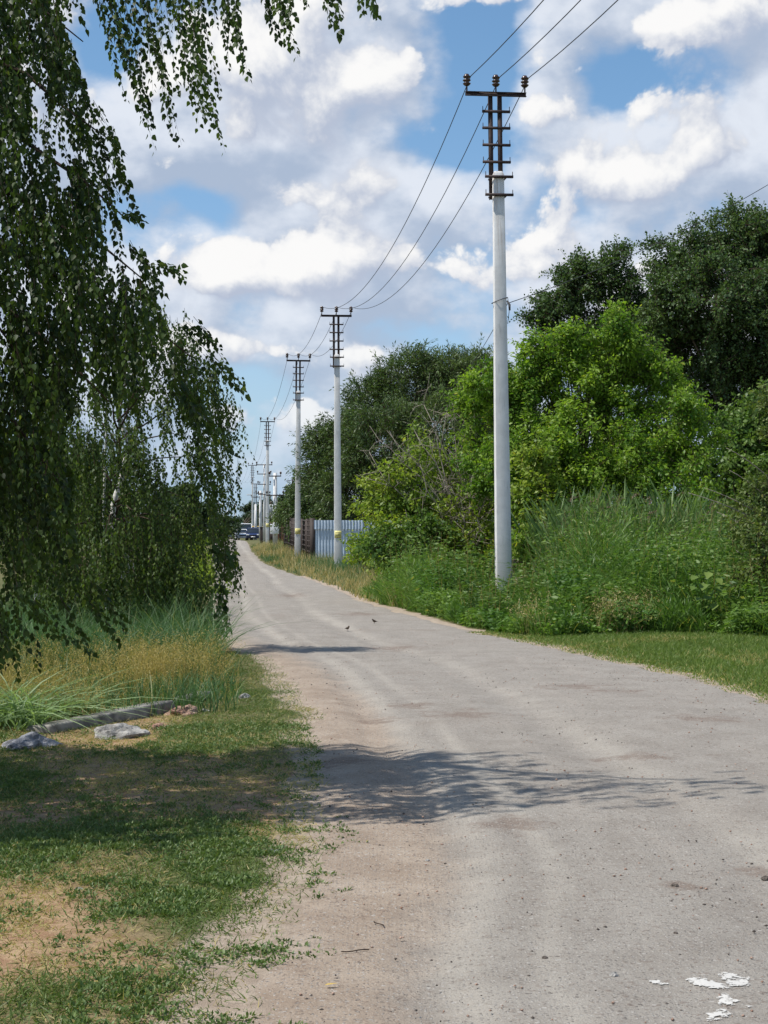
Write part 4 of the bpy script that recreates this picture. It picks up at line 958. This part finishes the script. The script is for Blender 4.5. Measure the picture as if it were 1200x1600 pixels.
# --- birches: white trunks, drooping strands
def strands(a, tw_, o, L, tilt, n, ll, lw, tr, shape='ovate', sway=.12):
    N = len(o); d = unit(np.stack([tilt+RNG.normal(size=N)*sway, RNG.normal(size=N)*sway, -np.ones(N)], 1))
    shoots(a, o, d, L, n, ll, lw, .0, .62, .75, .42, shape, None, tw_, tr, t0=.02, up=.15, tsp=.3)
def birch_base(name, label, x, y, top, r0, lst, seed, group):
    t = thing(name, (x, y, gz(x, y)), label, 'tree', group); inv = np.array([x, y, gz(x, y)])
    w = Acc(); trunk(w, np.array([0, 0, -.1]), np.array(top)-inv, r0, r0*.25, seed, .1, 12)
    lw_ = Acc(); rg = np.random.default_rng(seed); tp = np.array(top)-inv
    for (e, h) in lst:
        b_ = tp*h; e_ = np.array(e)-inv; s = np.linspace(0, 1, 9)[:, None]
        mid = b_*.45+e_*.55+np.array([0, 0, .35+.3*rg.random()]); p = b_*(1-s)**2+2*mid*s*(1-s)+e_*s**2+rg.normal(size=(9, 3))*.02
        lw_.tube(p, r0*.26*np.linspace(1, .10, 9), 6)
    w.build('trunk', MAT['birchbark'], t, True); lw_.build('limbs', MAT['twig'], t, True)
    return t, inv
# middle birch, about twenty metres away
gb = 'birch trees on the left verge'
c2 = [at(x, y, D) for x, y, D in [(180, 520, 21.5), (230, 500, 21), (285, 520, 21), (320, 580, 21.5), (345, 640, 21.5), (150, 600, 21), (205, 590, 22), (260, 600, 21), (305, 690, 21), (130, 690, 21), (200, 690, 20.5), (340, 740, 21.5), (240, 720, 20.5), (300, 790, 21), (150, 800, 21), (215, 820, 20.5), (340, 840, 21.5), (265, 850, 20.5), (110, 760, 21.5), (90, 650, 22), (160, 900, 20.6), (215, 915, 20.6), (120, 900, 20.8), (270, 920, 20.6), (320, 915, 21), (80, 860, 21), (170, 840, 20.3)]]
b2, inv = birch_base('birch_tree', 'smaller birch with white trunk and drooping crown beyond the tall grass', -3.85, 21.6, at(190, 500, 21.5), .062, [(c, .25+.6*((c.z-.5)/4.6)) for c in c2], 3, gb)
w = Acc(); p0_ = np.array([0.05, 0, 1.2]); e_ = np.array(at(170, 600, 21.3))-inv; w.tube(np.linspace(np.array([-.15, -.2, .0]), e_, 8)+RNG.normal(size=(8, 3))*.02, np.linspace(.03, .010, 8), 7); w.build('second_stem', MAT['birchbark'], b2, True)
C = np.array([list(c) for c in c2]); rr = np.full(len(C), .34); p, dr, k = crown_points(C, rr, 1350, .1, 1.1)
p[:, 2] = np.maximum(p[:, 2], .7)
a, tw_ = Acc(), Acc(); L = np.minimum(.35+.55*RNG.random(len(p)), p[:, 2]-.25); strands(a, tw_, p-inv, L, .10, 22, .046, .034, .0022)
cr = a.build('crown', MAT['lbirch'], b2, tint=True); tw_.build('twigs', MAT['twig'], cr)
# a third one, farther left
c3 = [at(x, y, D) for x, y, D in [(20, 560, 29), (80, 600, 29), (-30, 650, 29), (50, 680, 28.5), (120, 700, 29.5), (10, 760, 29), (90, 790, 28.5), (150, 760, 30), (-40, 820, 29), (40, 850, 28.5), (120, 860, 29), (180, 850, 30), (210, 780, 30.5), (250, 830, 31), (180, 700, 30.5), (235, 890, 30)]]
b3, inv = birch_base('birch_tree', 'birch farthest left and farthest back, mostly hidden behind the near birch', -6.6, 29.5, at(50, 480, 29.3), .085, [(c, .25+.6*((c.z-.5)/6)) for c in c3], 8, gb)
C = np.array([list(c) for c in c3]); p, dr, k = crown_points(C, np.full(len(C), .6), 1900, .1, 1.1); p[:, 2] = np.maximum(p[:, 2], .8)
a, tw_ = Acc(), Acc(); L = np.minimum(.45+.6*RNG.random(len(p)), p[:, 2]-.3); strands(a, tw_, p-inv, L, .08, 18, .055, .042, .003)
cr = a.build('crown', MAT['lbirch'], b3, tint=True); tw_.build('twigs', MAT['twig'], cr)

# near birch: its trunk stands just outside the left edge, its strands hang into the picture
bx1, by1 = -3.7, 9.7
ends = [at(330, -90, 8.9), at(200, -60, 9.1), at(500, -110, 8.8), at(120, 60, 9), at(170, 210, 8.9), at(200, 350, 9), at(235, 440, 9), at(300, 560, 9.3), at(60, 330, 8.8), at(30, 560, 8.8), at(170, 630, 8.8), at(90, 760, 8.6), at(-40, 200, 9.2),
        Vector((-2.5, 9.9, 5.3)), Vector((-3.0, 9.3, 5.9)), Vector((-4.3, 9.2, 5.0)), Vector((-4.7, 10.5, 4.8)), Vector((-2.8, 10.6, 5.6)), Vector((-2.1, 10, 4.9)), Vector((-3.3, 10.2, 6.7)), Vector((-4.6, 9.4, 3.4)), Vector((-3.1, 9.5, 3.2)), Vector((-3.9, 10.3, 3.4))]
b1, inv = birch_base('birch_tree', 'near birch whose long drooping leafy strands hang into the left foreground', bx1, by1, Vector((bx1-.1, by1+.1, 7.4)), .14, [(e_, min(.95, .22+.11*e_.z)) for e_ in ends], 21, gb)
a, tw_ = Acc(), Acc()
def hang(pts, L, tilt, n=30, ll=.034, lw=.027):
    strands(a, tw_, np.array(pts)-inv, np.array(L), np.array(tilt), n, ll, lw, .0016)
# the separate strands against the sky, top of the picture: x,y at the top end and at the tip
pts, Ls, tl = [], [], []
top = [((140, -30), (198, 160)), ((150, -40), (205, 110)), ((165, -30), (242, 234)), ((180, -60), (225, 190)), ((185, -40), (238, 200)), ((205, -60), (240, 150)), ((215, -50), (270, 195)), ((228, -40), (281, 222)), ((235, -70), (262, 140)),
       ((250, -60), (300, 165)), ((262, -60), (312, 200)), ((270, -50), (330, 205)), ((282, -40), (355, 246)), ((290, -60), (335, 190)), ((300, -70), (322, 150)), ((310, -70), (345, 150)), ((330, -60), (360, 110)), ((345, -60), (390, 130)), ((355, -60), (372, 80)),
       ((400, -80), (436, 62)), ((415, -70), (450, 72)), ((428, -60), (466, 92)), ((440, -80), (455, 40)), ((490, -80), (520, 36)), ((500, -80), (533, 54)), ((560, -90), (580, 14)), ((565, -90), (590, 30)), ((470, -90), (480, 10))]
for (x0, y0), (x1, y1) in top:
    for j in range(3):
        D = 8.9+RNG.normal()*.25; q = at(x0+RNG.normal()*9, y0, D); e_ = at(x1-j*12*RNG.random(), y1-j*40*RNG.random(), D)
        pts.append(q); Ls.append((e_-q).length); tl.append((e_.x-q.x)/max(.1, q.z-e_.z))
o_ = np.array([list(q) for q in pts]); N_ = len(o_); d_ = unit(np.stack([np.array(tl), RNG.normal(size=N_)*.05, -np.ones(N_)], 1))
shoots(a, o_-inv, d_, np.array(Ls), 38, .033, .026, .0, .62, .75, .42, 'ovate', None, tw_, .0016, t0=.02, up=.15, tsp=.3)
# the solid curtain down the left side
POLY = [(-160, -200), (120, -200), (128, 60), (140, 110), (120, 190), (150, 200), (175, 260), (190, 330), (215, 400), (235, 440), (262, 520), (318, 600), (330, 640), (300, 690), (232, 625), (150, 650), (135, 780), (118, 850), (120, 930), (60, 960), (-160, 960)]
def curtain(n, D0, D1, Lr, tilt, cond=None, P_=POLY):
    x = RNG.uniform(-160, 360, n*4); y = RNG.uniform(-200, 960, n*4); D = RNG.uniform(D0, D1, n*4); L = RNG.uniform(*Lr, n*4)
    g = fbm(x/60, y/110, 71, 3)
    y = y.copy(); ok = in_poly(x, y, P_) & in_poly(x+tilt*L*FPX/D*.9, np.minimum(y+L*FPX/D*.85, 955), P_) & (g > .40+.11*np.clip((x-40)/200, 0, 1))
    x, y, D, L = x[ok][:n], y[ok][:n], D[ok][:n], L[ok][:n]
    o = np.stack([(x-600)*D/FPX, D, EYE+(HOR-y)*D/FPX], 1)
    L = np.minimum(L, o[:, 2]-.8); k = L > .12
    hang(o[k], L[k], np.full(k.sum(), tilt))
curtain(1000, 8.1, 10.2, (.25, .6), .12)
curtain(300, 8.2, 9.6, (.15, .35), .35)
# leafy tips over the sky on the right of the curtain, and the low ones over the grass and road
tips = [((235, 545), (330, 665)), ((262, 560), (345, 690)), ((290, 610), (372, 715)), ((300, 560), (352, 640)), ((270, 600), (330, 700)), ((300, 640), (338, 760)), ((240, 410), (292, 436)), ((215, 390), (258, 466)), ((195, 330), (226, 346)),
        ((180, 245), (222, 340)), ((150, 160), (192, 240)), ((165, 200), (200, 290)), ((200, 380), (246, 460)), ((330, 835), (375, 915)), ((345, 850), (352, 960)), ((335, 860), (378, 890)), ((130, 930), (188, 1005)), ((60, 930), (118, 1010)), ((90, 930), (150, 1028)), ((0, 960), (20, 1030)), ((30, 930), (92, 1000)), ((150, 900), (200, 985)), ((310, 520), (380, 620)), ((320, 560), (388, 622)), ((290, 500), (345, 545))]
pts, Ls, tl = [], [], []
for (x0, y0), (x1, y1) in tips:
    for j in range(3):
        D = (8.8 if x0 < 300 else 9.6)+RNG.normal()*.15; q = at(x0+RNG.normal()*6, y0+RNG.normal()*6, D); e_ = at(x1-j*8*RNG.random(), y1-j*14*RNG.random(), D)
        v = e_-q; pts.append(list(q)); Ls.append(v.length); tl.append(list(v.normalized()))
shoots(a, np.array(pts)-inv, np.array(tl), np.array(Ls), 18, .035, .028, .0, .62, .7, .42, 'ovate', None, tw_, .0016, t0=.02, up=.15, tsp=.3)
# the rest of the crown above and beside the view; it throws the shadow on the verge and the road
Cc = np.array([[-3.4, 9.8, 6.3], [-3.2, 9.4, 5.6], [-3.4, 10.4, 5.6], [-2.7, 9.9, 5.0], [-2.1, 10.0, 4.8], [-3.0, 10.5, 4.7], [-2.7, 9.3, 4.9], [-3.4, 10.0, 5.0], [-4.4, 9.9, 3.6], [-3.8, 10.3, 3.8], [-4.6, 10.6, 4.4],
    [-3.2, 9.5, 2.9], [-2.9, 10.1, 3.3], [-3.6, 9.6, 2.2], [-4.1, 10.1, 2.9], [-3.9, 8.9, 3.6], [-4.4, 9.0, 2.8], [-3.3, 8.9, 4.0], [-3.0, 10.6, 2.4], [-4.7, 9.6, 2.2], [-3.3, 8.2, 2.6], [-2.9, 7.9, 2.9], [-3.7, 7.9, 3.3], [-3.5, 7.6, 2.2], [-2.8, 8.6, 3.6], [-4.2, 8.2, 3.9]])
p, dr, k = crown_points(Cc, np.full(len(Cc), .58), 2900, .1, .9)
sy = HOR-(p[:, 2]-EYE)*FPX/p[:, 1]; sx = 600+p[:, 0]*FPX/p[:, 1]
Lc = .35+.6*RNG.random(len(p)); low = HOR-(p[:, 2]-Lc-EYE)*FPX/p[:, 1]
ok = (low < -10) | (sx < -40)
hang(p[ok], Lc[ok], np.full(ok.sum(), .12), 30, .048, .040)
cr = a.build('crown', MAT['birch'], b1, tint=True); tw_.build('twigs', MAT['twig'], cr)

# ================================================================== grasses and weeds
def scatter_world(n, x0, x1, y0, y1, dens):     # rejection sampling on the ground
    out = []
    got = 0
    for _ in range(60):
        m = max(2000, n)
        x = RNG.uniform(x0, x1, m); y = RNG.uniform(y0, y1, m)
        k = RNG.random(m) < dens(x, y); out.append(np.stack([x[k], y[k]], 1)); got += k.sum()
        if got >= n: break
    q = np.concatenate(out)[:n]; return q[:, 0], q[:, 1]
def roots(x, y, dz=0.0): return np.stack([x, y, H(x, y)+dz+.02*np.clip(-edge_in(x, y), 0, 1)], 1)
def updir(n, lean): return unit(np.stack([RNG.normal(size=n)*lean, RNG.normal(size=n)*lean, np.ones(n)], 1))
INVIEW = lambda x, y, m=.25: np.abs(x) < y*.25+m

# --- short grass of the left verge
def d_left(x, y):
    e = -edge_in(x, y); dry = dryness(x, y)
    k = (e > -.10)*np.clip(.02+e*1.7, .0, 1)*(1-.93*dry)*INVIEW(x, y)*(x < xl(y)+.6)
    return k*np.clip(1.5*fbm(x*3, y*2.2, 61, 2)-.25, .03, 1)
x, y = scatter_world(84000, -4.4, .4, 4.7, 21, lambda x, y: d_left(x, y)*np.clip(7/y, .35, 1))
a = Acc(); n = len(x)
hh = .014+.040*RNG.random(n)*np.clip(.5+fbm(x*1.1, y, 9), .5, 1.4)
blades(a, roots(x, y, -.003), updir(n, .75), .8*RNG.random(n), hh, .0032+.0028*RNG.random(n), np.clip(.25+.5*fbm(x*2, y*1.5, 66)+.35*RNG.normal(size=n)*.6, 0, 1), 2)
# straw blades left over the dry patches
x, y = scatter_world(36000, -4.4, .4, 4.7, 18, lambda x, y: (edge_in(x, y) < -.05)*(.10+.75*dryness(x, y))*INVIEW(x, y)*(x < xl(y)+.6)*np.clip(fbm(x*4, y*3, 62)*1.6-.3, 0, 1))
n = len(x); blades(a, roots(x, y, -.003), updir(n, 1.3), .6*RNG.random(n), .015+.045*RNG.random(n), .0025+.002*RNG.random(n), np.full(n, .99), 2)
tag(a.build('short_grass', MAT['grass'], tint=True), kind='stuff')
# --- low leafy weeds (knotgrass, clover) creeping over the verge
x, y = scatter_world(3000, -3.2, .6, 4.7, 13, lambda x, y: np.clip(d_left(x, y)*1.4+.25*(edge_in(x, y) < -.02)*(x < .2)*INVIEW(x, y), 0, 1)*(1-.8*dryness(x, y))*np.clip(6.5/y, .3, 1)*(fbm(x*2.2, y*1.6, 77) > .40))
# a few that grow out over the sand
x2, y2 = scatter_world(55, -1.0, .5, 4.8, 9, lambda x, y: ((edge_in(x, y) > 0) & (edge_in(x, y) < .22))*(fbm(x*2, y*2, 79) > .5)*1.0)
x = np.concatenate([x, x2]); y = np.concatenate([y, y2]); n = len(x)
a, tw_ = Acc(), Acc()
m = 4; o = np.repeat(roots(x, y), m, 0); th = RNG.random(n*m)*6.28; d = np.stack([np.cos(th), np.sin(th), .15+.6*RNG.random(n*m)], 1)
shoots(a, o, d, .03+.075*RNG.random(n*m), 9, .017, .0085, .45, .8, -.1, .45, 'ovate', None, None, .001, t0=.1, up=1.2)
tag(a.build('low_weeds', MAT['clover'], tint=True), kind='stuff')

# --- tall grass behind the slab
def d_tall(x, y):
    e = -edge_in(x, y)
    sl_ = (y > 12.6+.72*(x+2.77)+.35)           # behind the slab line
    return sl_*(e > .25)*np.clip((e-.25)*1.2, 0, 1)*INVIEW(x, y, .5)*(x < -1.35+.18*(15-y)*(y > 15))
x, y = scatter_world(15000, -6.5, -1.0, 12.0, 24, lambda x, y: d_tall(x, y)*np.clip(.3+fbm(x*1.5, y*1.2, 81), 0, 1)*np.where(y > 15.6, 1, .75))
n = len(x); a = Acc(); hg = (.30+.46*sstep((y-15.2)/2.2))*(.6+.7*RNG.random(n))*(.75+.5*fbm(x*.9, y*.9, 83)); 
hg *= np.clip((-edge_in(x, y)-.15)*1.4, .3, 1)
hg *= np.where(x < -3.0, .85, 1)
blades(a, roots(x, y, -.01), updir(n, .16), .25+.7*RNG.random(n), hg*1.15, .006+.005*RNG.random(n), np.clip(.45+.25*RNG.normal(size=n), 0, 1), 4)
tag(a.build('tall_grass', MAT['lush'], tint=True), kind='stuff')
# broad bladed tuft at the left edge
a = Acc(); tx_ = at(20, 0, 12.6).x
for (cx, cy_, m) in [(-3.12, 13.0, 150), (-2.95, 12.7, 110), (-3.35, 12.6, 90), (-2.75, 13.3, 70)]:
    n = m; r_ = roots(cx+RNG.normal(size=n)*.10, cy_+RNG.normal(size=n)*.10, -.01)
    blades(a, r_, updir(n, .35), .6+.9*RNG.random(n), .45+.4*RNG.random(n), .015+.008*RNG.random(n), np.clip(.7+.25*RNG.normal(size=n), 0, .9), 5)
tag(a.build('sedge_tuft', MAT['sedge'], tint=True), 'arching broad bladed sedge tuft at the left edge beside the slab', 'grass tuft')
# straw coloured flowering grass in front of it
def d_straw(x, y): return d_tall(x, y)*(y < 17.6)*np.clip(2.6*fbm(x*1.3+4, y*1.0, 85)-.95, .03, 1)*np.clip(1.2-np.abs(y-14.9)/2.4, 0, 1)
x, y = scatter_world(2500, -4.6, -1.2, 12.6, 17.6, d_straw)
n = len(x); a = Acc(); r_ = roots(x, y, -.01); d = updir(n, .14); hg = (.26+.30*RNG.random(n))*(.6+.7*fbm(x*2, y*1.5, 131))*np.clip((-edge_in(x, y)-.15)*1.5, .4, 1)
blades(a, r_, d, .12, hg, .0035, np.clip(.5+.3*RNG.normal(size=n), 0, .9), 3)
m = 16; t = .62+.40*RNG.random((n, m)); pos = r_[:, None]+d[:, None]*(hg[:, None]*t)[..., None]+RNG.normal(size=(n, m, 3))*.018
leaves(a, pos.reshape(-1, 3), (unit(RNG.normal(size=(n, m, 3))*.6+np.array([0, 0, .8]))).reshape(-1, 3), rnd_unit(n*m), .016+.010*RNG.random(n*m), .006, np.clip(.5+.35*RNG.normal(size=n*m), 0, .92), 'diamond')
tag(a.build('flowering_grass', MAT['straw'], tint=True), kind='stuff')
# rough growth farther up the left verge
def d_lfar(x, y):
    e = -edge_in(x, y); return (e > .1)*(e < 4.5)*1.0
x, y = scatter_world(9000, -16, -2, 23, 75, lambda x, y: d_lfar(x, y)*np.clip(26/y, .25, 1))
n = len(x); a = Acc(); blades(a, roots(x, y), updir(n, .3), .6*RNG.random(n), (.25+.45*RNG.random(n))*np.clip((-edge_in(x, y))*.9, .3, 1.2), .012+.010*RNG.random(n), np.clip(.5+.3*RNG.normal(size=n), 0, 1), 3)
tag(a.build('rough_grass', MAT['lush'], tint=True), kind='stuff')

# --- right side
def front(x): return np.interp(x, [-.9, -.3, .3, .9, 1.5, 2.0, 2.6, 3.6, 4.2, 5.0, 6, 9], [41, 36.8, 33.5, 30.2, 27.2, 25.2, 23.9, 24.3, 24.6, 24.2, 23.2, 22.6])
CLN = 210
_cx = RNG.uniform(-1.3, 8.5, CLN); _cy = front(_cx)+.25+RNG.random(CLN)**1.3*9; _cr = RNG.uniform(.28, .75, CLN)
_ch = RNG.uniform(.45, 1.0, CLN)*(.55+.75*sstep((_cy-front(_cx))/3.0))*(1+.55*sstep((_cx-2.7)/1.2)*sstep((_cy-front(_cx))/2.2)); _ck = RNG.integers(0, 3, CLN); _ct = RNG.random(CLN)
def weed_clump(x, y):                           # height, kind and tint of the clump that rules at (x, y)
    d2 = ((x[:, None]-_cx[None])**2+((y[:, None]-_cy[None])*.8)**2)/_cr[None]**2
    h = _ch[None]*np.sqrt(np.clip(1.15-d2, 0, None)); k = h.argmax(1); hm = h[np.arange(len(x)), k]
    low = .10+.12*fbm(x*1.5, y, 93)
    hm = np.maximum(hm, low)*(1-.5*np.exp(-((x-2.2)/.75)**2)*(y < 31.5))
    return hm*np.clip(1.1-.45*sstep((y-34)/4), .5, 1.1), _ck[k], _ct[k]
def weed_h(x, y): return weed_clump(x, y)[0]
def d_right(x, y): return ((y > front(x)) & (edge_in(x, y) < -.3) & (y < 46))*INVIEW(x, y, .6)
# lawn of the verge
x, y = scatter_world(60000, 1.2, 6.6, 14, 26, lambda x, y: (edge_in(x, y) < .06)*np.clip(.2-edge_in(x, y)*2, 0, 1)*(x > 1)*(y < front(x)+.6)*INVIEW(x, y)*np.clip(.35+fbm(x*2, y*1.4, 95), .2, 1))
n = len(x); a = Acc(); eg = np.clip(-edge_in(x, y), 0, 2)
blades(a, roots(x, y, -.003), updir(n, .5), .7*RNG.random(n), (.03+.05*RNG.random(n))*np.clip(.6+eg*.9, .5, 1.5), .006+.005*RNG.random(n), np.where(RNG.random(n) < np.clip(.22-eg*.25, .02, .3)+.25*(fbm(x*1.3, y, 97) > .62), .98, np.clip(.5+.3*RNG.normal(size=n), 0, .9)), 2)
tag(a.build('verge_grass', MAT['lawn'], tint=True), kind='stuff')
# leafy weeds: stems with leaves, hummocky
x, y = scatter_world(7600, -1.2, 9, 22.5, 40, lambda x, y: d_right(x, y)*np.clip(1.1-(y-front(x))/14, .25, 1))
n = len(x); hw, kk, tt_ = weed_clump(x, y); hw = hw*(.78+.36*RNG.random(n)); a = Acc(); ln_ = .16
def tnt(sel): return np.clip(.15+.7*tt_[sel]+.12*RNG.normal(size=sel.sum()), 0, 1)
sel = kk == 0
shoots(a, roots(x[sel], y[sel]), updir(sel.sum(), ln_), hw[sel], 24, .10, .032, .12, .9, .5, .3, 'diamond', tnt(sel), None, .003, t0=.15, up=.35, lvar=.6)
sel = kk == 1
shoots(a, roots(x[sel], y[sel]), updir(sel.sum(), ln_), hw[sel], 30, .062, .038, .12, .85, .2, .35, 'diamond', tnt(sel), None, .003, t0=.1, up=.5, lvar=.6)
sel = kk == 2
shoots(a, roots(x[sel], y[sel]), updir(sel.sum(), ln_), hw[sel]*1.1, 26, .13, .016, .10, .6, .1, .75, 'diamond', tnt(sel), None, .003, t0=.05, up=.3, lvar=.6)
tag(a.build('weeds', MAT['weed'], tint=True), kind='stuff')
# grass growing among and in front of the weeds
x, y = scatter_world(19000, -1.4, 9, 22.5, 42, lambda x, y: d_right(x, y)*np.clip(1.15-(y-front(x))/7, .12, 1))
n = len(x); a = Acc(); hw = weed_h(x, y)*(.65+.6*RNG.random(n))
blades(a, roots(x, y), updir(n, .2), .3+.6*RNG.random(n), hw*1.1, .009+.007*RNG.random(n), np.where(RNG.random(n) < .05, .98, np.clip(.45+.28*RNG.normal(size=n), 0, .9)), 3)
tag(a.build('wild_grass', MAT['weed'], tint=True), kind='stuff')
# tall stalks that stand up out of the weeds: nettles, wormwood, thistles gone over
x, y = scatter_world(620, -1.0, 8.5, 23.5, 36, lambda x, y: d_right(x, y)*(y > front(x)+.7)*(fbm(x*1.6+5, y*.7, 121) > .48)*1.0)
n = len(x); a, tw_ = Acc(), Acc(); ht_ = weed_h(x, y)*1.0+.25+.35*RNG.random(n)
shoots(a, roots(x, y), updir(n, .14), ht_, 34, .10, .028, .06, .75, .55, .5, 'diamond', None, tw_, .006, t0=.3, up=.2, lvar=.6)
tag(a.build('tall_weeds', MAT['mid'], tint=True), kind='stuff'); tag(tw_.build('weed_stalks', MAT['straw'], tint=True), kind='stuff')
# brownish seeding docks and grasses along the front of the weeds
x, y = scatter_world(420, -.6, 5, 23.5, 36, lambda x, y: d_right(x, y)*(y < front(x)+1.8)*(fbm(x*1.3+2, y*.5, 103) > .56)*1.0)
n = len(x); a = Acc(); r_ = roots(x, y); d = updir(n, .2); hg = .35+.45*RNG.random(n)
blades(a, r_, d, .15, hg, .008, np.clip(.5+.3*RNG.normal(size=n), 0, .9), 3)
m = 14; t = .5+.5*RNG.random((n, m)); pos = r_[:, None]+d[:, None]*(hg[:, None]*t)[..., None]+RNG.normal(size=(n, m, 3))*.03
leaves(a, pos.reshape(-1, 3), unit(RNG.normal(size=(n*m, 3))+np.array([0, 0, .8])), rnd_unit(n*m), .03, .012, np.clip(.5+.3*RNG.normal(size=n*m), 0, .92), 'diamond')
tag(a.build('seeding_grass', MAT['fawn'], tint=True), kind='stuff')
# reeds with brown plumes
x, y = scatter_world(620, 3.5, 8.5, 30.6, 34.8, lambda x, y: np.clip(fbm(x*1.2, y*.9, 105)*2-.5, .1, 1)*INVIEW(x, y, .6))
n = len(x); a, tw_ = Acc(), Acc(); hr = (1.55+.85*RNG.random(n))*np.clip(1.05-.07*np.abs(x-5), .6, 1.05)
d = updir(n, .10); r_ = roots(x, y)
shoots(a, r_, d, hr, 9, .55, .030, .03, .55, .05, 1.0, 'diamond', None, tw_, .006, t0=.35, up=.5)
tag(a.build('reeds', MAT['reed'], tint=True), kind='stuff')
tag(tw_.build('reed_stems', MAT['fawn'], tint=True), kind='stuff')
k = RNG.choice(n, 70, replace=False); a = Acc(); hd = r_[k]+d[k]*(hr[k]*.98)[:, None]
m = 34; t = RNG.random((70, m)); pos = hd[:, None]+np.stack([.16*t*t, 0*t, .26*t-.14*t*t], -1)+RNG.normal(size=(70, m, 3))*.022*(1.2-t)[..., None]
leaves(a, pos.reshape(-1, 3), unit(RNG.normal(size=(70*m, 3))*.5+np.array([.6, 0, .4])), rnd_unit(70*m), .055, .014, RNG.random(70*m)*.9, 'diamond')
tag(a.build('reed_plumes', MAT['plume'], tint=True), kind='stuff')
# burdock with big pale leaves in the weeds
q = (5.15, 24.6); z0 = gz(*q); bt = thing('burdock_plant', (q[0], q[1], z0), 'big leaved pale green plant standing out of the weeds near the right edge', 'plant')
a, w = Acc(), Acc()
for (lx_, lz, sz) in [(-.16, 1.02, .17), (.02, 1.08, .18), (.15, .98, .16), (-.05, .9, .2), (.12, .84, .19), (-.2, .86, .15), (.2, .74, .17), (.02, .70, .2), (-.12, .68, .17), (.1, .58, .18), (-.04, .52, .16), (.25, .88, .13), (.16, .46, .15)]:
    p_ = np.array([lx_*1.15, -.15+RNG.normal()*.06, lz-.05]); w.tube([(0, 0, .05), (lx_*.4, -.05, lz*.6), p_], [.012, .009, .006], 5)
    leaves(a, p_[None], np.array([[lx_*1.5+RNG.normal()*.3, -.7, -.45+RNG.normal()*.2]]), np.array([[0, -.45, 1.]]), sz, sz*.85, np.array([RNG.random()*.9]), 'ovate')
a.build('foliage', MAT['lawn'], bt, tint=True); w.build('stems', MAT['weed'], bt)
# dry grass round the second pole and up the right verge
def d_dry(x, y): e = -edge_in(x, y); return (e > .12)*(e < 5.5)*(x > xr(y)-.1)*(y > 36)
x, y = scatter_world(15000, -14, 1.0, 37, 122, lambda x, y: d_dry(x, y)*np.clip(40/y, .2, 1)*(x < .2-(y-38)*.03))
n = len(x); eg = -edge_in(x, y); gfrac = fbm(x*.7, y*.28, 107)
sel = (gfrac < .60)
hg = (.22+.5*RNG.random(n))*np.clip(.35+eg*.45, .35, 1.15)
a = Acc(); m = sel.sum(); blades(a, roots(x[sel], y[sel]), updir(m, .22), .4*RNG.random(m), hg[sel], .012+.012*RNG.random(m)*np.clip(y[sel]/60, .7, 1.6), np.clip(.5+.3*RNG.normal(size=m), 0, .92), 3)
tag(a.build('dry_grass', MAT['fawn'], tint=True), kind='stuff')
a = Acc(); s2 = ~sel | (RNG.random(n) < .15); m = s2.sum(); blades(a, roots(x[s2], y[s2]), updir(m, .25), .5*RNG.random(m), hg[s2]*1.1, .014+.014*RNG.random(m), np.clip(.5+.3*RNG.normal(size=m), 0, .92), 3)
tag(a.build('roadside_grass', MAT['lush'], tint=True), kind='stuff')
